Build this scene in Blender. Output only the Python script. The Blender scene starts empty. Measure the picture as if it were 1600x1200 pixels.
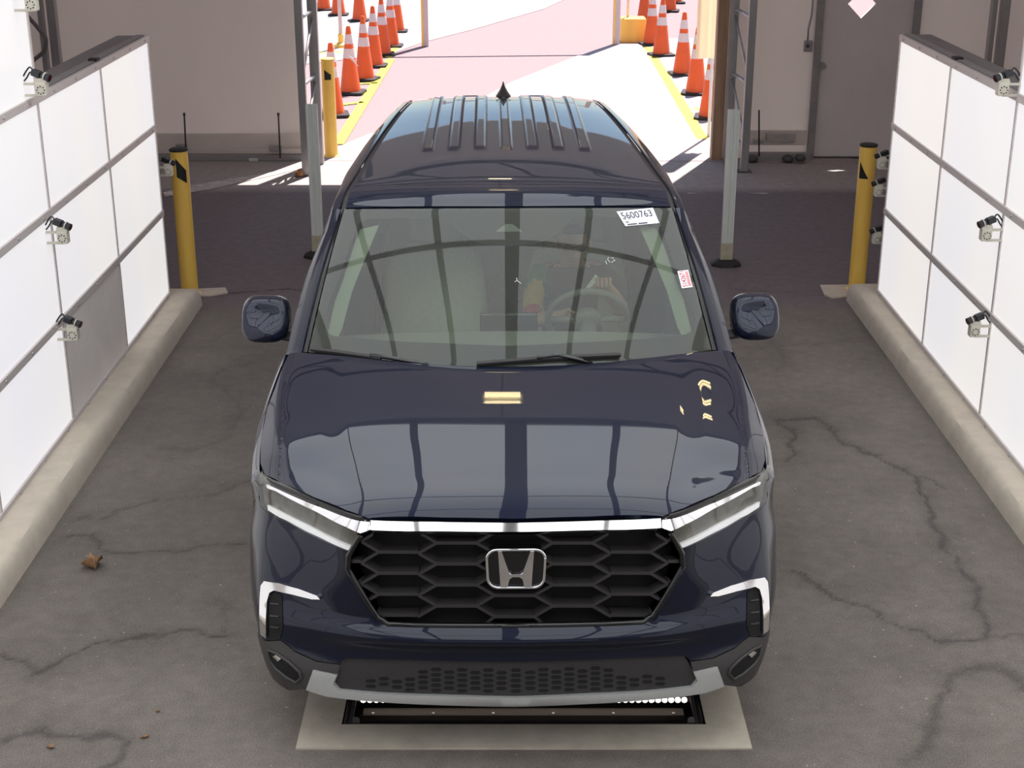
import bpy, bmesh, math, random
import numpy as np
from mathutils import Vector, Matrix
from mathutils.geometry import delaunay_2d_cdt

scene = bpy.context.scene
COL = scene.collection
random.seed(7)
RNG = np.random.RandomState(11)

# ------------------------------------------------------------------ camera
CAM_H, FPX, PITCH = 3.10, 2275.0, math.radians(20.49)
cam_data = bpy.data.cameras.new('camera')
cam_data.sensor_width = 36.0
cam_data.lens = 36.0 * FPX / 1600.0
cam_data.clip_start, cam_data.clip_end = 0.05, 400
cam = bpy.data.objects.new('camera', cam_data)
cam.location = (0, 0, CAM_H)
cam.rotation_euler = (math.pi / 2 - PITCH, 0, 0)
COL.objects.link(cam)
scene.camera = cam

# ------------------------------------------------------------------ world, sun, exposure
scene.view_settings.view_transform = 'Standard'
scene.view_settings.look = 'None'
scene.view_settings.gamma = 1.0
scene.view_settings.use_curve_mapping = False
scene.view_settings.exposure = 0.0

SUN_SHIFT = Vector((-0.17, -0.40, -1.0))          # shadow displacement for one metre of height
sun_el = math.atan2(1.0, math.hypot(SUN_SHIFT.x, SUN_SHIFT.y))
sun_az = math.atan2(-SUN_SHIFT.x, -SUN_SHIFT.y)
world = bpy.data.worlds.new('world')
scene.world = world
world.use_nodes = True
wn = world.node_tree
sky = wn.nodes.new('ShaderNodeTexSky')
sky.sky_type = 'NISHITA'
sky.sun_disc = False
sky.sun_elevation = sun_el
sky.sun_rotation = sun_az
sky.dust_density = 0.6
wn.links.new(sky.outputs[0], wn.nodes['Background'].inputs[0])
wn.nodes['Background'].inputs[1].default_value = 0.17
sun_data = bpy.data.lights.new('sun', 'SUN')
sun_data.energy = 11.5
sun_data.angle = math.radians(0.6)
sun_data.color = (1.0, 0.93, 0.90)
sun_obj = bpy.data.objects.new('sun', sun_data)
sun_obj.rotation_euler = SUN_SHIFT.to_track_quat('-Z', 'Y').to_euler()
sun_obj.location = (3, 20, 12)
COL.objects.link(sun_obj)

WALL_L = 0.74         # radiance of the side light panels
TOP_L = 2.15           # radiance of the overhead light panels

# ------------------------------------------------------------------ pixels to places
CP, SP = math.cos(PITCH), math.sin(PITCH)
def ray(px, py):
    a, b = (px - 800) / FPX, (600 - py) / FPX
    return np.array([a, CP + b * SP, -SP + b * CP])
def at_z(px, py, z=0.0):
    d = ray(px, py); k = (z - CAM_H) / d[2]
    return np.array([d[0] * k, d[1] * k, z])
def at_y(px, py, y):
    d = ray(px, py); k = y / d[1]
    return np.array([d[0] * k, y, CAM_H + d[2] * k])
def at_x(px, py, x):
    d = ray(px, py); k = x / d[0]
    return np.array([x, d[1] * k, CAM_H + d[2] * k])
def project(P):
    P = np.asarray(P, float)
    dz = P[..., 2] - CAM_H
    zc = P[..., 1] * CP - dz * SP
    v = P[..., 1] * SP + dz * CP
    return np.stack([800 + FPX * P[..., 0] / zc, 600 - FPX * v / zc], -1)

# ------------------------------------------------------------------ materials
MATS = {}
def mat(name, col, rough=0.6, metal=0.0, coat=0.0, noise=None, bump=None, emit=None, spec=0.5, coat_rough=0.03, stretch=(1, 1, 1)):
    """col linear rgb; noise=(scale, amount[, rgb2]); bump=(scale, strength); emit=strength"""
    if name in MATS: return MATS[name]
    m = bpy.data.materials.new(name); m.use_nodes = True
    nt = m.node_tree; b = nt.nodes['Principled BSDF']
    b.inputs['Base Color'].default_value = (*col, 1)
    b.inputs['Roughness'].default_value = rough
    b.inputs['Metallic'].default_value = metal
    b.inputs['Coat Weight'].default_value = coat
    b.inputs['Coat Roughness'].default_value = coat_rough
    b.inputs['Specular IOR Level'].default_value = spec
    b.inputs['Coat IOR'].default_value = 1.42
    tc = None
    def coords():
        nonlocal tc
        if tc is None:
            t = nt.nodes.new('ShaderNodeTexCoord')
            tc = nt.nodes.new('ShaderNodeMapping'); tc.inputs['Scale'].default_value = stretch
            nt.links.new(t.outputs['Object'], tc.inputs[0])
        return tc.outputs[0]
    if noise:
        n = nt.nodes.new('ShaderNodeTexNoise'); n.inputs['Scale'].default_value = noise[0]
        n.inputs['Detail'].default_value = 6; n.inputs['Roughness'].default_value = 0.65
        nt.links.new(coords(), n.inputs['Vector'])
        r = nt.nodes.new('ShaderNodeValToRGB')
        c2 = noise[2] if len(noise) > 2 else tuple(c * (1 - noise[1]) for c in col)
        c1 = col if len(noise) > 2 else tuple(min(1, c * (1 + noise[1])) for c in col)
        r.color_ramp.elements[0].position = 0.3; r.color_ramp.elements[1].position = 0.7
        r.color_ramp.elements[0].color = (*c2, 1); r.color_ramp.elements[1].color = (*c1, 1)
        nt.links.new(n.outputs['Fac'], r.inputs[0])
        nt.links.new(r.outputs[0], b.inputs['Base Color'])
        if emit: nt.links.new(r.outputs[0], b.inputs['Emission Color'])
    if emit:
        b.inputs['Emission Strength'].default_value = emit
        if not noise: b.inputs['Emission Color'].default_value = (*col, 1)
    if bump:
        n2 = nt.nodes.new('ShaderNodeTexNoise'); n2.inputs['Scale'].default_value = bump[0]; n2.inputs['Detail'].default_value = 4
        nt.links.new(coords(), n2.inputs['Vector'])
        bp = nt.nodes.new('ShaderNodeBump'); bp.inputs['Strength'].default_value = bump[1]; bp.inputs['Distance'].default_value = min(0.01, 0.25 / bump[0])
        nt.links.new(n2.outputs['Fac'], bp.inputs['Height']); nt.links.new(bp.outputs[0], b.inputs['Normal'])
    MATS[name] = m
    return m

def glass_mat(name, tint, gain, rough=0.0, haze=0.0):
    if name in MATS: return MATS[name]
    m = bpy.data.materials.new(name); m.use_nodes = True
    nt = m.node_tree; nt.nodes.remove(nt.nodes['Principled BSDF'])
    out = nt.nodes['Material Output']
    tr = nt.nodes.new('ShaderNodeBsdfTransparent'); tr.inputs[0].default_value = (*tint, 1)
    gl = nt.nodes.new('ShaderNodeBsdfGlossy'); gl.inputs['Roughness'].default_value = rough
    fr = nt.nodes.new('ShaderNodeFresnel'); fr.inputs['IOR'].default_value = 1.52
    mu = nt.nodes.new('ShaderNodeMath'); mu.operation = 'MULTIPLY'; mu.use_clamp = True; mu.inputs[1].default_value = gain
    mx = nt.nodes.new('ShaderNodeMixShader')
    nt.links.new(fr.outputs[0], mu.inputs[0]); nt.links.new(mu.outputs[0], mx.inputs[0])
    nt.links.new(tr.outputs[0], mx.inputs[1]); nt.links.new(gl.outputs[0], mx.inputs[2])
    last = mx.outputs[0]
    if haze:                                             # dusty pale haze added to lift the dark glass
        df = nt.nodes.new('ShaderNodeBsdfDiffuse'); df.inputs[0].default_value = (.62, .62, .58, 1)
        m2 = nt.nodes.new('ShaderNodeMixShader'); m2.inputs[0].default_value = haze
        nt.links.new(last, m2.inputs[1]); nt.links.new(df.outputs[0], m2.inputs[2]); last = m2.outputs[0]
    nt.links.new(last, out.inputs[0])
    MATS[name] = m
    return m

def see_through(m, col, fac):
    """let light soak through a cloth"""
    nt = m.node_tree; out = nt.nodes['Material Output']; b = nt.nodes['Principled BSDF']
    tl = nt.nodes.new('ShaderNodeBsdfTranslucent'); tl.inputs[0].default_value = (*col, 1)
    mx = nt.nodes.new('ShaderNodeMixShader'); mx.inputs[0].default_value = fac
    nt.links.new(b.outputs[0], mx.inputs[1]); nt.links.new(tl.outputs[0], mx.inputs[2]); nt.links.new(mx.outputs[0], out.inputs[0])
    return m

def panel_mat(name, strength, col=(1.0, 0.95, 0.94), shift=(1.0, 0.965, 0.93)):
    """a back-lit white diffuser: softly uneven warm and cool zones in what it gives off"""
    if name in MATS: return MATS[name]
    m = bpy.data.materials.new(name); m.use_nodes = True
    nt = m.node_tree; b = nt.nodes['Principled BSDF']
    b.inputs['Base Color'].default_value = (0.30, 0.30, 0.30, 1); b.inputs['Roughness'].default_value = 0.5
    t = nt.nodes.new('ShaderNodeNewGeometry'); mp = nt.nodes.new('ShaderNodeMapping'); mp.inputs['Scale'].default_value = (1, 1.1, 0.25)
    n = nt.nodes.new('ShaderNodeTexNoise'); n.inputs['Scale'].default_value = 1.3; n.inputs['Detail'].default_value = 1.5
    r = nt.nodes.new('ShaderNodeValToRGB')
    r.color_ramp.elements[0].position = 0.35; r.color_ramp.elements[1].position = 0.68
    r.color_ramp.elements[0].color = (col[0] * .94, col[1] * .97, col[2] * 1.03, 1)
    r.color_ramp.elements[1].color = (*shift, 1)
    nt.links.new(t.outputs['Position'], mp.inputs[0]); nt.links.new(mp.outputs[0], n.inputs['Vector'])
    nt.links.new(n.outputs['Fac'], r.inputs[0]); nt.links.new(r.outputs[0], b.inputs['Emission Color'])
    b.inputs['Emission Strength'].default_value = strength
    MATS[name] = m
    return m

# ------------------------------------------------------------------ mesh builder
class MB:
    def __init__(s): s.v = []; s.f = []; s.mi = []
    def add(s, verts, faces, mi=0):
        o = len(s.v); s.v += [tuple(map(float, p)) for p in verts]
        s.f += [tuple(o + i for i in q) for q in faces]; s.mi += [mi] * len(faces)
        return s
    def box(s, c, d, rot=None, mi=0):
        hx, hy, hz = d[0] / 2, d[1] / 2, d[2] / 2
        vs = [Vector((x * hx, y * hy, z * hz)) for x in (-1, 1) for y in (-1, 1) for z in (-1, 1)]
        if rot is not None: vs = [rot @ v for v in vs]
        vs = [v + Vector(c) for v in vs]
        return s.add(vs, [(0, 1, 3, 2), (4, 6, 7, 5), (0, 4, 5, 1), (2, 3, 7, 6), (0, 2, 6, 4), (1, 5, 7, 3)], mi)
    def span(s, a, b, mi=0):
        a, b = np.minimum(a, b), np.maximum(a, b)
        return s.box((a + b) / 2, b - a, mi=mi)
    def ring_loft(s, rings, close=True, caps=True, mi=0):
        n = len(rings[0]); o = len(s.v); fs = []
        vs = [p for r in rings for p in r]
        for i in range(len(rings) - 1):
            for j in range(n if close else n - 1):
                k = (j + 1) % n
                fs.append((i * n + j, i * n + k, (i + 1) * n + k, (i + 1) * n + j))
        if caps:
            fs.append(tuple(reversed(range(n)))); fs.append(tuple((len(rings) - 1) * n + j for j in range(n)))
        return s.add(vs, fs, mi)
    def cyl(s, p0, p1, r0, r1=None, n=16, mi=0, caps=True):
        r1 = r0 if r1 is None else r1
        p0, p1 = Vector(p0), Vector(p1); ax = (p1 - p0).normalized()
        u = ax.orthogonal().normalized(); w = ax.cross(u)
        ring = lambda p, r: [p + (u * math.cos(2 * math.pi * k / n) + w * math.sin(2 * math.pi * k / n)) * r for k in range(n)]
        return s.ring_loft([ring(p0, r0), ring(p1, r1)], caps=caps, mi=mi)
    def lathe(s, prof, base=(0, 0, 0), n=24, mi=0):
        b = Vector(base)
        return s.ring_loft([[b + Vector((r * math.cos(2 * math.pi * k / n), r * math.sin(2 * math.pi * k / n), z)) for k in range(n)] for r, z in prof], mi=mi)
    def tube(s, pts, r, n=8, mi=0):
        pts = [Vector(p) for p in pts]; rings = []
        u = None
        for i, p in enumerate(pts):
            a = (pts[min(i + 1, len(pts) - 1)] - pts[max(i - 1, 0)]).normalized()
            u = a.orthogonal().normalized() if u is None else (u - a * u.dot(a)).normalized()
            w = a.cross(u); rr = r[i] if isinstance(r, (list, tuple)) else r
            rings.append([p + (u * math.cos(2 * math.pi * k / n) + w * math.sin(2 * math.pi * k / n)) * rr for k in range(n)])
        return s.ring_loft(rings, mi=mi)
    def prism(s, poly, origin, ux, uy, depth, mi=0):
        """polygon (2d) in the plane origin+ux,uy extruded by vector depth"""
        o, ux, uy, d = Vector(origin), Vector(ux), Vector(uy), Vector(depth)
        n = len(poly); a = [o + ux * p[0] + uy * p[1] for p in poly]; b = [p + d for p in a]
        return s.add(a + b, [tuple(range(n)), tuple(reversed(range(n, 2 * n)))] + [(i, i + n, (i + 1) % n + n, (i + 1) % n) for i in range(n)], mi)
    def mesh(s, name, mats=(), smooth=False):
        me = bpy.data.meshes.new(name); me.from_pydata(s.v, [], s.f)
        for m in mats: me.materials.append(m)
        if any(s.mi): me.polygons.foreach_set('material_index', s.mi)
        bm = bmesh.new(); bm.from_mesh(me); bmesh.ops.recalc_face_normals(bm, faces=bm.faces[:]); bm.to_mesh(me); bm.free()
        if smooth: me.polygons.foreach_set('use_smooth', [True] * len(me.polygons))
        return me
    def build(s, name, m, parent=None, smooth=False, bevel=0, auto=False, segs=2):
        mats = m if isinstance(m, (list, tuple)) else [m]
        return obj(name, s.mesh(name, mats, smooth), parent, bevel=bevel, auto=auto, segs=segs)

def obj(name, me, parent=None, loc=None, rot=None, bevel=0, auto=False, segs=2):
    o = bpy.data.objects.new(name, me); COL.objects.link(o)
    if parent is not None: o.parent = parent
    if loc is not None: o.location = loc
    if rot is not None: o.rotation_euler = rot
    if bevel:
        md = o.modifiers.new('bevel', 'BEVEL'); md.width = bevel; md.segments = segs; md.limit_method = 'ANGLE'; md.angle_limit = math.radians(40)
        md.harden_normals = False
    if auto:
        me.polygons.foreach_set('use_smooth', [True] * len(me.polygons))
        try: me.set_sharp_from_angle(angle=math.radians(35))
        except Exception: pass
    return o
def thing(name, label, cat, loc=(0, 0, 0), rz=0.0, group=None):
    o = bpy.data.objects.new(name, None); COL.objects.link(o)
    o.empty_display_size = 0.1
    o.location = loc; o.rotation_euler = (0, 0, rz)
    return tag(o, label, cat, group)
def tag(o, label, cat, group=None):
    o['label'] = label; o['category'] = cat
    if group: o['group'] = group
    return o
def structure(o):
    o['kind'] = 'structure'; return o
def dup(root, loc, rz, label, group=None, keep=lambda n: True):
    r = root.copy(); COL.objects.link(r); r.location = loc; r.rotation_euler = (0, 0, rz); r['label'] = label
    if group: r['group'] = group
    for ch in list(root.children):
        if not keep(ch.name): continue
        c = ch.copy(); COL.objects.link(c); c.parent = r
        for g in ch.children:
            d = g.copy(); COL.objects.link(d); d.parent = c
    return r

def smoothstep(x, a=0.0, b=1.0):
    t = np.clip((np.asarray(x, float) - a) / (b - a), 0, 1)
    return t * t * (3 - 2 * t)

# ------------------------------------------------------------------ interpolation
def pchip_slopes(x, y):
    x = np.asarray(x, float); y = np.asarray(y, float)
    h = np.diff(x); h_ = h.reshape(-1, *([1] * (y.ndim - 1)))
    d = np.diff(y, axis=0) / h_
    m = np.zeros_like(y)
    if len(x) == 2: m[:] = d[0]; return m
    w1 = (2 * h[1:] + h[:-1]).reshape(-1, *([1] * (y.ndim - 1))); w2 = (h[1:] + 2 * h[:-1]).reshape(-1, *([1] * (y.ndim - 1)))
    same = d[:-1] * d[1:] > 0
    with np.errstate(divide='ignore', invalid='ignore'):
        hm = (w1 + w2) / (w1 / np.where(same, d[:-1], 1) + w2 / np.where(same, d[1:], 1))
    m[1:-1] = np.where(same, hm, 0)
    def end(h0, h1, d0, d1):
        e = ((2 * h0 + h1) * d0 - h0 * d1) / (h0 + h1)
        e = np.where(e * d0 <= 0, 0, e)
        return np.where((d0 * d1 <= 0) & (abs(e) > abs(3 * d0)), 3 * d0, e)
    m[0] = end(h[0], h[1], d[0], d[1]); m[-1] = end(h[-1], h[-2], d[-1], d[-2])
    return m
def pchip(x, y, q):
    x = np.asarray(x, float); y = np.asarray(y, float); q = np.asarray(q, float)
    m = pchip_slopes(x, y)
    i = np.clip(np.searchsorted(x, q) - 1, 0, len(x) - 2)
    h = x[i + 1] - x[i]; t = np.clip((q - x[i]) / h, 0, 1)
    return (y[i] * (1 + 2 * t) * (1 - t) ** 2 + m[i] * h * t * (1 - t) ** 2 + y[i + 1] * t * t * (3 - 2 * t) + m[i + 1] * h * t * t * (t - 1))
class BiGrid:
    """bicubic Hermite surface through a grid of 3d points P[row t][col s]"""
    def __init__(g, s, t, P):
        g.s = np.asarray(s, float); g.t = np.asarray(t, float); g.P = np.asarray(P, float)
        g.Dt = pchip_slopes(g.t, g.P)
        g.Ds = np.swapaxes(pchip_slopes(g.s, np.swapaxes(g.P, 0, 1)), 0, 1)
        g.Dst = np.swapaxes(pchip_slopes(g.s, np.swapaxes(g.Dt, 0, 1)), 0, 1)
    def __call__(g, s, t):
        s = np.clip(np.asarray(s, float), g.s[0], g.s[-1]); t = np.clip(np.asarray(t, float), g.t[0], g.t[-1])
        i = np.clip(np.searchsorted(g.s, s) - 1, 0, len(g.s) - 2); j = np.clip(np.searchsorted(g.t, t) - 1, 0, len(g.t) - 2)
        hs = g.s[i + 1] - g.s[i]; ht = g.t[j + 1] - g.t[j]
        a = (s - g.s[i]) / hs; b = (t - g.t[j]) / ht
        H = lambda x: ((1 + 2 * x) * (1 - x) ** 2, x * (1 - x) ** 2, x * x * (3 - 2 * x), x * x * (x - 1))
        A, B = H(a), H(b); out = 0
        for (ci, jj, dj) in ((B[0], j, 0), (B[2], j + 1, 0), (B[1], j, 1), (B[3], j + 1, 1)):
            F = g.Dt if dj else g.P; G = g.Dst if dj else g.Ds
            row = (A[0][..., None] * F[jj, i] + A[2][..., None] * F[jj, i + 1]
                   + (A[1] * hs)[..., None] * G[jj, i] + (A[3] * hs)[..., None] * G[jj, i + 1])
            out = out + (ci * (ht if dj else 1.0))[..., None] * row
        return out

# ------------------------------------------------------------------ surface patches
def inside_poly(P, poly):
    x, y = P[:, 0], P[:, 1]; c = np.zeros(len(P), bool); n = len(poly)
    for i in range(n):
        x1, y1 = poly[i]; x2, y2 = poly[(i + 1) % n]
        if y1 == y2: continue
        c ^= ((y1 > y) != (y2 > y)) & (x < (x2 - x1) * (y - y1) / (y2 - y1) + x1)
    return c
def poly_dist(P, poly):
    d = np.full(len(P), 1e9); n = len(poly)
    for i in range(n):
        a = np.array(poly[i]); b = np.array(poly[(i + 1) % n]); ab = b - a; L = max(ab @ ab, 1e-12)
        t = np.clip(((P - a) @ ab) / L, 0, 1)
        d = np.minimum(d, np.linalg.norm(P - (a + t[:, None] * ab), axis=1))
    return d
def surf_normal(surf, uv, center, e=1e-3):
    u, v = uv[:, 0], uv[:, 1]
    du = surf(u + e, v) - surf(u - e, v); dv = surf(u, v + e) - surf(u, v - e)
    n = np.cross(du, dv); n /= np.maximum(np.linalg.norm(n, axis=1), 1e-12)[:, None]
    p = surf(u, v)
    flip = np.sum(n * (p - center), axis=1) < 0
    n[flip] *= -1
    return p, n
CAR_MID = np.array([0, 2.4, 0.7])
def patch_mesh(name, surf, poly, m, res=0.03, off=0.0, skirt=0.012, scale=(1, 1), mirror=False, side=1, center=CAR_MID, symm_fix=True):
    sc = np.array(scale, float); poly = np.array(poly, float) * sc
    B = []
    for i in range(len(poly)):
        a, b = poly[i], poly[(i + 1) % len(poly)]
        k = max(1, int(math.ceil(np.linalg.norm(b - a) / res)))
        for j in range(k): B.append(a + (b - a) * j / k)
    B = np.array(B); nb = len(B)
    lo, hi = poly.min(0), poly.max(0)
    gx, gy = np.meshgrid(np.arange(lo[0] + res / 2, hi[0], res), np.arange(lo[1] + res / 2, hi[1], res * 0.9))
    gx[::2] += res * 0.5
    G = np.stack([gx.ravel(), gy.ravel()], 1)
    if len(G):
        G = G[inside_poly(G, poly)]
        if len(G): G = G[poly_dist(G, poly) > res * 0.45]
    pts = np.vstack([B, G]) if len(G) else B
    r = delaunay_2d_cdt([Vector(p) for p in pts], [(i, (i + 1) % nb) for i in range(nb)], [], 0, 1e-7)
    V = np.array([tuple(p) for p in r[0]]); T = np.array([f for f in r[2] if len(f) == 3])
    cen = V[T].mean(1)
    T = T[inside_poly(cen, poly)]
    uv = V / sc
    P, N = surf_normal(surf, uv, center)
    P = P + N * off
    if symm_fix:
        z = abs(P[:, 0]) < 1e-4
        N[z, 0] = 0; N[z] /= np.linalg.norm(N[z], axis=1)[:, None] if z.any() else 1
    # orient triangles with the normals
    fn = np.cross(P[T[:, 1]] - P[T[:, 0]], P[T[:, 2]] - P[T[:, 0]])
    bad = np.sum(fn * N[T[:, 0]], 1) < 0
    T[bad] = T[bad][:, ::-1]
    verts = [P]; norms = [N]; faces = [tuple(map(int, t)) for t in T]
    if skirt:
        from collections import Counter
        cnt = Counter()
        for t in faces:
            for k in range(3): cnt[(min(t[k], t[k - 1]), max(t[k], t[k - 1]))] += 1
        bset = {}
        o = len(P); ex = []
        eds = []
        for t in faces:
            for k in range(3):
                a, b = t[k], t[(k + 1) % 3]
                if cnt[(min(a, b), max(a, b))] == 1:
                    if mirror and abs(P[a, 0]) < 1e-4 and abs(P[b, 0]) < 1e-4: continue
                    eds.append((a, b))
        for a, b in eds:
            for q in (a, b):
                if q not in bset:
                    bset[q] = o + len(ex); ex.append(P[q]); ex.append(P[q] - N[q] * skirt)
        if ex:
            verts.append(np.array(ex)); norms.append(np.zeros((len(ex), 3)))
            for a, b in eds: faces.append((bset[b], bset[a], bset[a] + 1, bset[b] + 1))
    P = np.vstack(verts); N = np.vstack(norms)
    flipx = np.array([-1, 1, 1.0])
    if mirror:
        n0 = len(P)
        P = np.vstack([P, P * flipx]); N = np.vstack([N, N * flipx])
        faces = faces + [tuple(n0 + i for i in reversed(f)) for f in faces]
    elif side < 0:
        P = P * flipx; N = N * flipx; faces = [tuple(reversed(f)) for f in faces]
    me = bpy.data.meshes.new(name)
    me.from_pydata(P.tolist(), [], faces)
    me.materials.append(m)
    me.polygons.foreach_set('use_smooth', [True] * len(me.polygons))
    me.normals_split_custom_set_from_vertices(N.tolist())
    return me
def patch(name, surf, poly, m, parent, both=False, **kw):
    """both: one object for each side of the car"""
    if both:
        return [obj(name, patch_mesh(name, surf, poly, m, side=sd, **kw), parent) for sd in (1, -1)]
    return obj(name, patch_mesh(name, surf, poly, m, **kw), parent)
# ================================================================== the place
Y_BACK = 15.0
XL, XR = -5.6, 5.9
Y_FRONT = -8.0
alu = mat('aluminium', (.42, .41, .41), rough=.42, metal=.7, noise=(14, .12), stretch=(1, 1, .15))
steel_dark = mat('dark_steel', (.10, .095, .095), rough=.55, metal=.4, noise=(20, .2))
canvas = mat('tent_canvas', (.66, .61, .575), rough=.85, noise=(1.1, .06), bump=(2.2, .35), stretch=(1, 1, .4))
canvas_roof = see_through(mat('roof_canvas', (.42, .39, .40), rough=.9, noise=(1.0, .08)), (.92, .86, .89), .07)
see_through(canvas, (.88, .84, .80), .25)
rubber_blk = mat('black_rubber', (.016, .015, .017), rough=.65, noise=(60, .3), bump=(120, .2))
concrete = mat('kerb_concrete', (.58, .51, .42), rough=.9, noise=(7, .10), bump=(60, .2))
pad_conc = mat('pad_concrete', (.46, .42, .345), rough=.9, noise=(5, .18), bump=(90, .3))
yellow = mat('yellow_paint', (1.0, .60, .115), rough=.45, noise=(9, .10), stretch=(1, 1, .2))
yellow_line = mat('yellow_line_paint', (.72, .55, .05), rough=.7, noise=(12, .25))
white_pvc = mat('white_plastic', (.66, .69, .66), rough=.5, noise=(12, .10), stretch=(1, 1, .1))

# ---- indoor asphalt: fine grid with cracks worked into it
PAD_A = at_z(462, 1172); PAD_B = at_z(1175, 1171)
PIT_A = at_z(533, 1136); PIT_B = at_z(1103, 1133)
PX0, PX1, PY0, PY1 = PAD_A[0], PAD_B[0], (PAD_A[1] + PAD_B[1]) / 2, 5.75
QX0, QX1, QY0, QY1 = PIT_A[0], PIT_B[0], (PIT_A[1] + PIT_B[1]) / 2, 5.30
cracks = [  # polylines traced on the floor, width in metres, depth of tone
 ([(383, 853), (333, 853), (280, 860), (250, 858), (207, 863), (173, 863), (163, 857), (147, 837), (100, 842)], .020, .8),
 ([(353, 990), (327, 990), (290, 988), (253, 997), (230, 992), (203, 992), (187, 1000), (150, 1003), (133, 1015), (100, 1030), (60, 1048), (43, 1033), (0, 1023)], .016, .9),
 ([(0, 1157), (43, 1147), (100, 1145), (147, 1150), (173, 1150), (190, 1163), (167, 1197)], .035, .8),
 ([(343, 933), (345, 960), (347, 987)], .02, .4),
 ([(130, 812), (180, 800), (240, 782), (300, 776), (345, 768), (385, 748)], .016, .6),
 ([(250, 700), (300, 705), (345, 690), (385, 640), (350, 615), (330, 590), (360, 570), (410, 560)], .02, .35),
 ([(1220, 720), (1242, 707), (1235, 675), (1215, 655), (1270, 650), (1300, 665), (1315, 687), (1350, 705), (1395, 722), (1420, 742), (1440, 780), (1465, 825), (1490, 872), (1530, 930), (1550, 985), (1540, 995), (1475, 1000), (1405, 982), (1370, 960), (1320, 940), (1275, 915), (1235, 890)], .020, .85),
 ([(1420, 742), (1450, 748), (1480, 760)], .012, .6), ([(1545, 990), (1570, 992), (1600, 997)], .012, .6),
 ([(1430, 1190), (1455, 1140), (1470, 1080), (1490, 1055), (1550, 1042), (1580, 1050), (1595, 1075)], .045, .7),
 ([(267, 461), (330, 459), (420, 454), (475, 452)], .010, 1.3), ([(1150, 452), (1220, 457), (1300, 462)], .008, .5),
 ([(1180, 545), (1250, 540), (1330, 530)], .02, .3), ([(1200, 530), (1225, 560), (1215, 590)], .03, .3),
]
def axis(lo, hi, fine0, fine1, df, dc, extra=()):
    a = np.concatenate([np.arange(lo, fine0, dc), np.arange(fine0, fine1, df), np.arange(fine1, hi, dc), [hi], list(extra)])
    a = np.unique(np.round(a, 4)); keep = [a[0]]
    ex = set(np.round(list(extra) + [hi], 4))
    for v in a[1:]:
        if v - keep[-1] < df * .35:
            if v in ex: keep[-1] = v
            continue
        keep.append(v)
    return np.array(keep)
gx = axis(XL, XR, -2.3, 2.6, .016, .25, (QX0, QX1)); gy = axis(Y_FRONT, Y_BACK, 3.9, 10.4, .018, .25, (QY0, QY1))
GX, GY = np.meshgrid(gx, gy)
P2 = np.stack([GX.ravel(), GY.ravel()], 1)
def vnoise(P, f, seed):
    r = np.random.RandomState(seed).rand(64, 64); q = P * f; i = np.floor(q).astype(int); t = q - i; t = t * t * (3 - 2 * t)
    g = lambda a, b: r[(i[:, 0] + a) % 64, (i[:, 1] + b) % 64]
    return (g(0, 0) * (1 - t[:, 0]) + g(1, 0) * t[:, 0]) * (1 - t[:, 1]) + (g(0, 1) * (1 - t[:, 0]) + g(1, 1) * t[:, 0]) * t[:, 1]
wob = np.stack([vnoise(P2, 9, 1) - .5, vnoise(P2, 9, 2) - .5], 1) * .07 + np.stack([vnoise(P2, 28, 3) - .5, vnoise(P2, 28, 4) - .5], 1) * .03
PW = P2 + wob
wid = .45 + 1.1 * vnoise(P2, 5, 5)
crack = np.zeros(len(P2))
for pl, w, dep in cracks:
    W = np.array([at_z(x, y)[:2] for x, y in pl])
    box = (P2[:, 0] > W[:, 0].min() - .5) & (P2[:, 0] < W[:, 0].max() + .5) & (P2[:, 1] > W[:, 1].min() - .5) & (P2[:, 1] < W[:, 1].max() + .5)
    idx = np.where(box)[0]; d = np.full(len(idx), 9.0)
    for k in range(len(W) - 1):
        a, b = W[k], W[k + 1]; ab = b - a; t = np.clip(((PW[idx] - a) @ ab) / (ab @ ab), 0, 1)
        d = np.minimum(d, np.linalg.norm(PW[idx] - (a + t[:, None] * ab), axis=1))
    ww = w * wid[idx]
    val = dep * (np.exp(-(d / (ww * .62)) ** 2) * .55 + .22 * np.exp(-(d / (ww * 4)) ** 2))
    crack[idx] = np.maximum(crack[idx], val)
stain = vnoise(P2, 1.3, 6) * .5 + vnoise(P2, 3.1, 7) * .3 + vnoise(P2, 7, 8) * .2
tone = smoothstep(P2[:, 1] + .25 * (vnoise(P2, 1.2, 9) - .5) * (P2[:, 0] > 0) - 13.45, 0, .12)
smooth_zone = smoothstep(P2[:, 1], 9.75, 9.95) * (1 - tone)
zz = -.006 * np.clip(crack, 0, 1)
a, b = len(gx), len(gy)
fc = []
for j in range(b - 1):
    ym = (gy[j] + gy[j + 1]) / 2
    for i in range(a - 1):
        xm = (gx[i] + gx[i + 1]) / 2
        if QX0 < xm < QX1 and QY0 < ym < QY1: continue
        fc.append((j * a + i, j * a + i + 1, (j + 1) * a + i + 1, (j + 1) * a + i))
fm = bpy.data.meshes.new('floor'); fm.from_pydata(np.column_stack([P2, zz]).tolist(), [], fc)
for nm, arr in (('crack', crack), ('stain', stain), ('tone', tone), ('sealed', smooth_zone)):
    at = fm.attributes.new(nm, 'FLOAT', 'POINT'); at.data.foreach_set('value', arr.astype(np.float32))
am = bpy.data.materials.new('indoor_asphalt'); am.use_nodes = True
nt = am.node_tree; bs = nt.nodes['Principled BSDF']; bs.inputs['Roughness'].default_value = .82
def N_(t, **kw):
    n = nt.nodes.new(t)
    for k, v in kw.items(): setattr(n, k, v)
    return n
def attr(nm): n = N_('ShaderNodeAttribute'); n.attribute_name = nm; return n.outputs['Fac']
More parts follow.
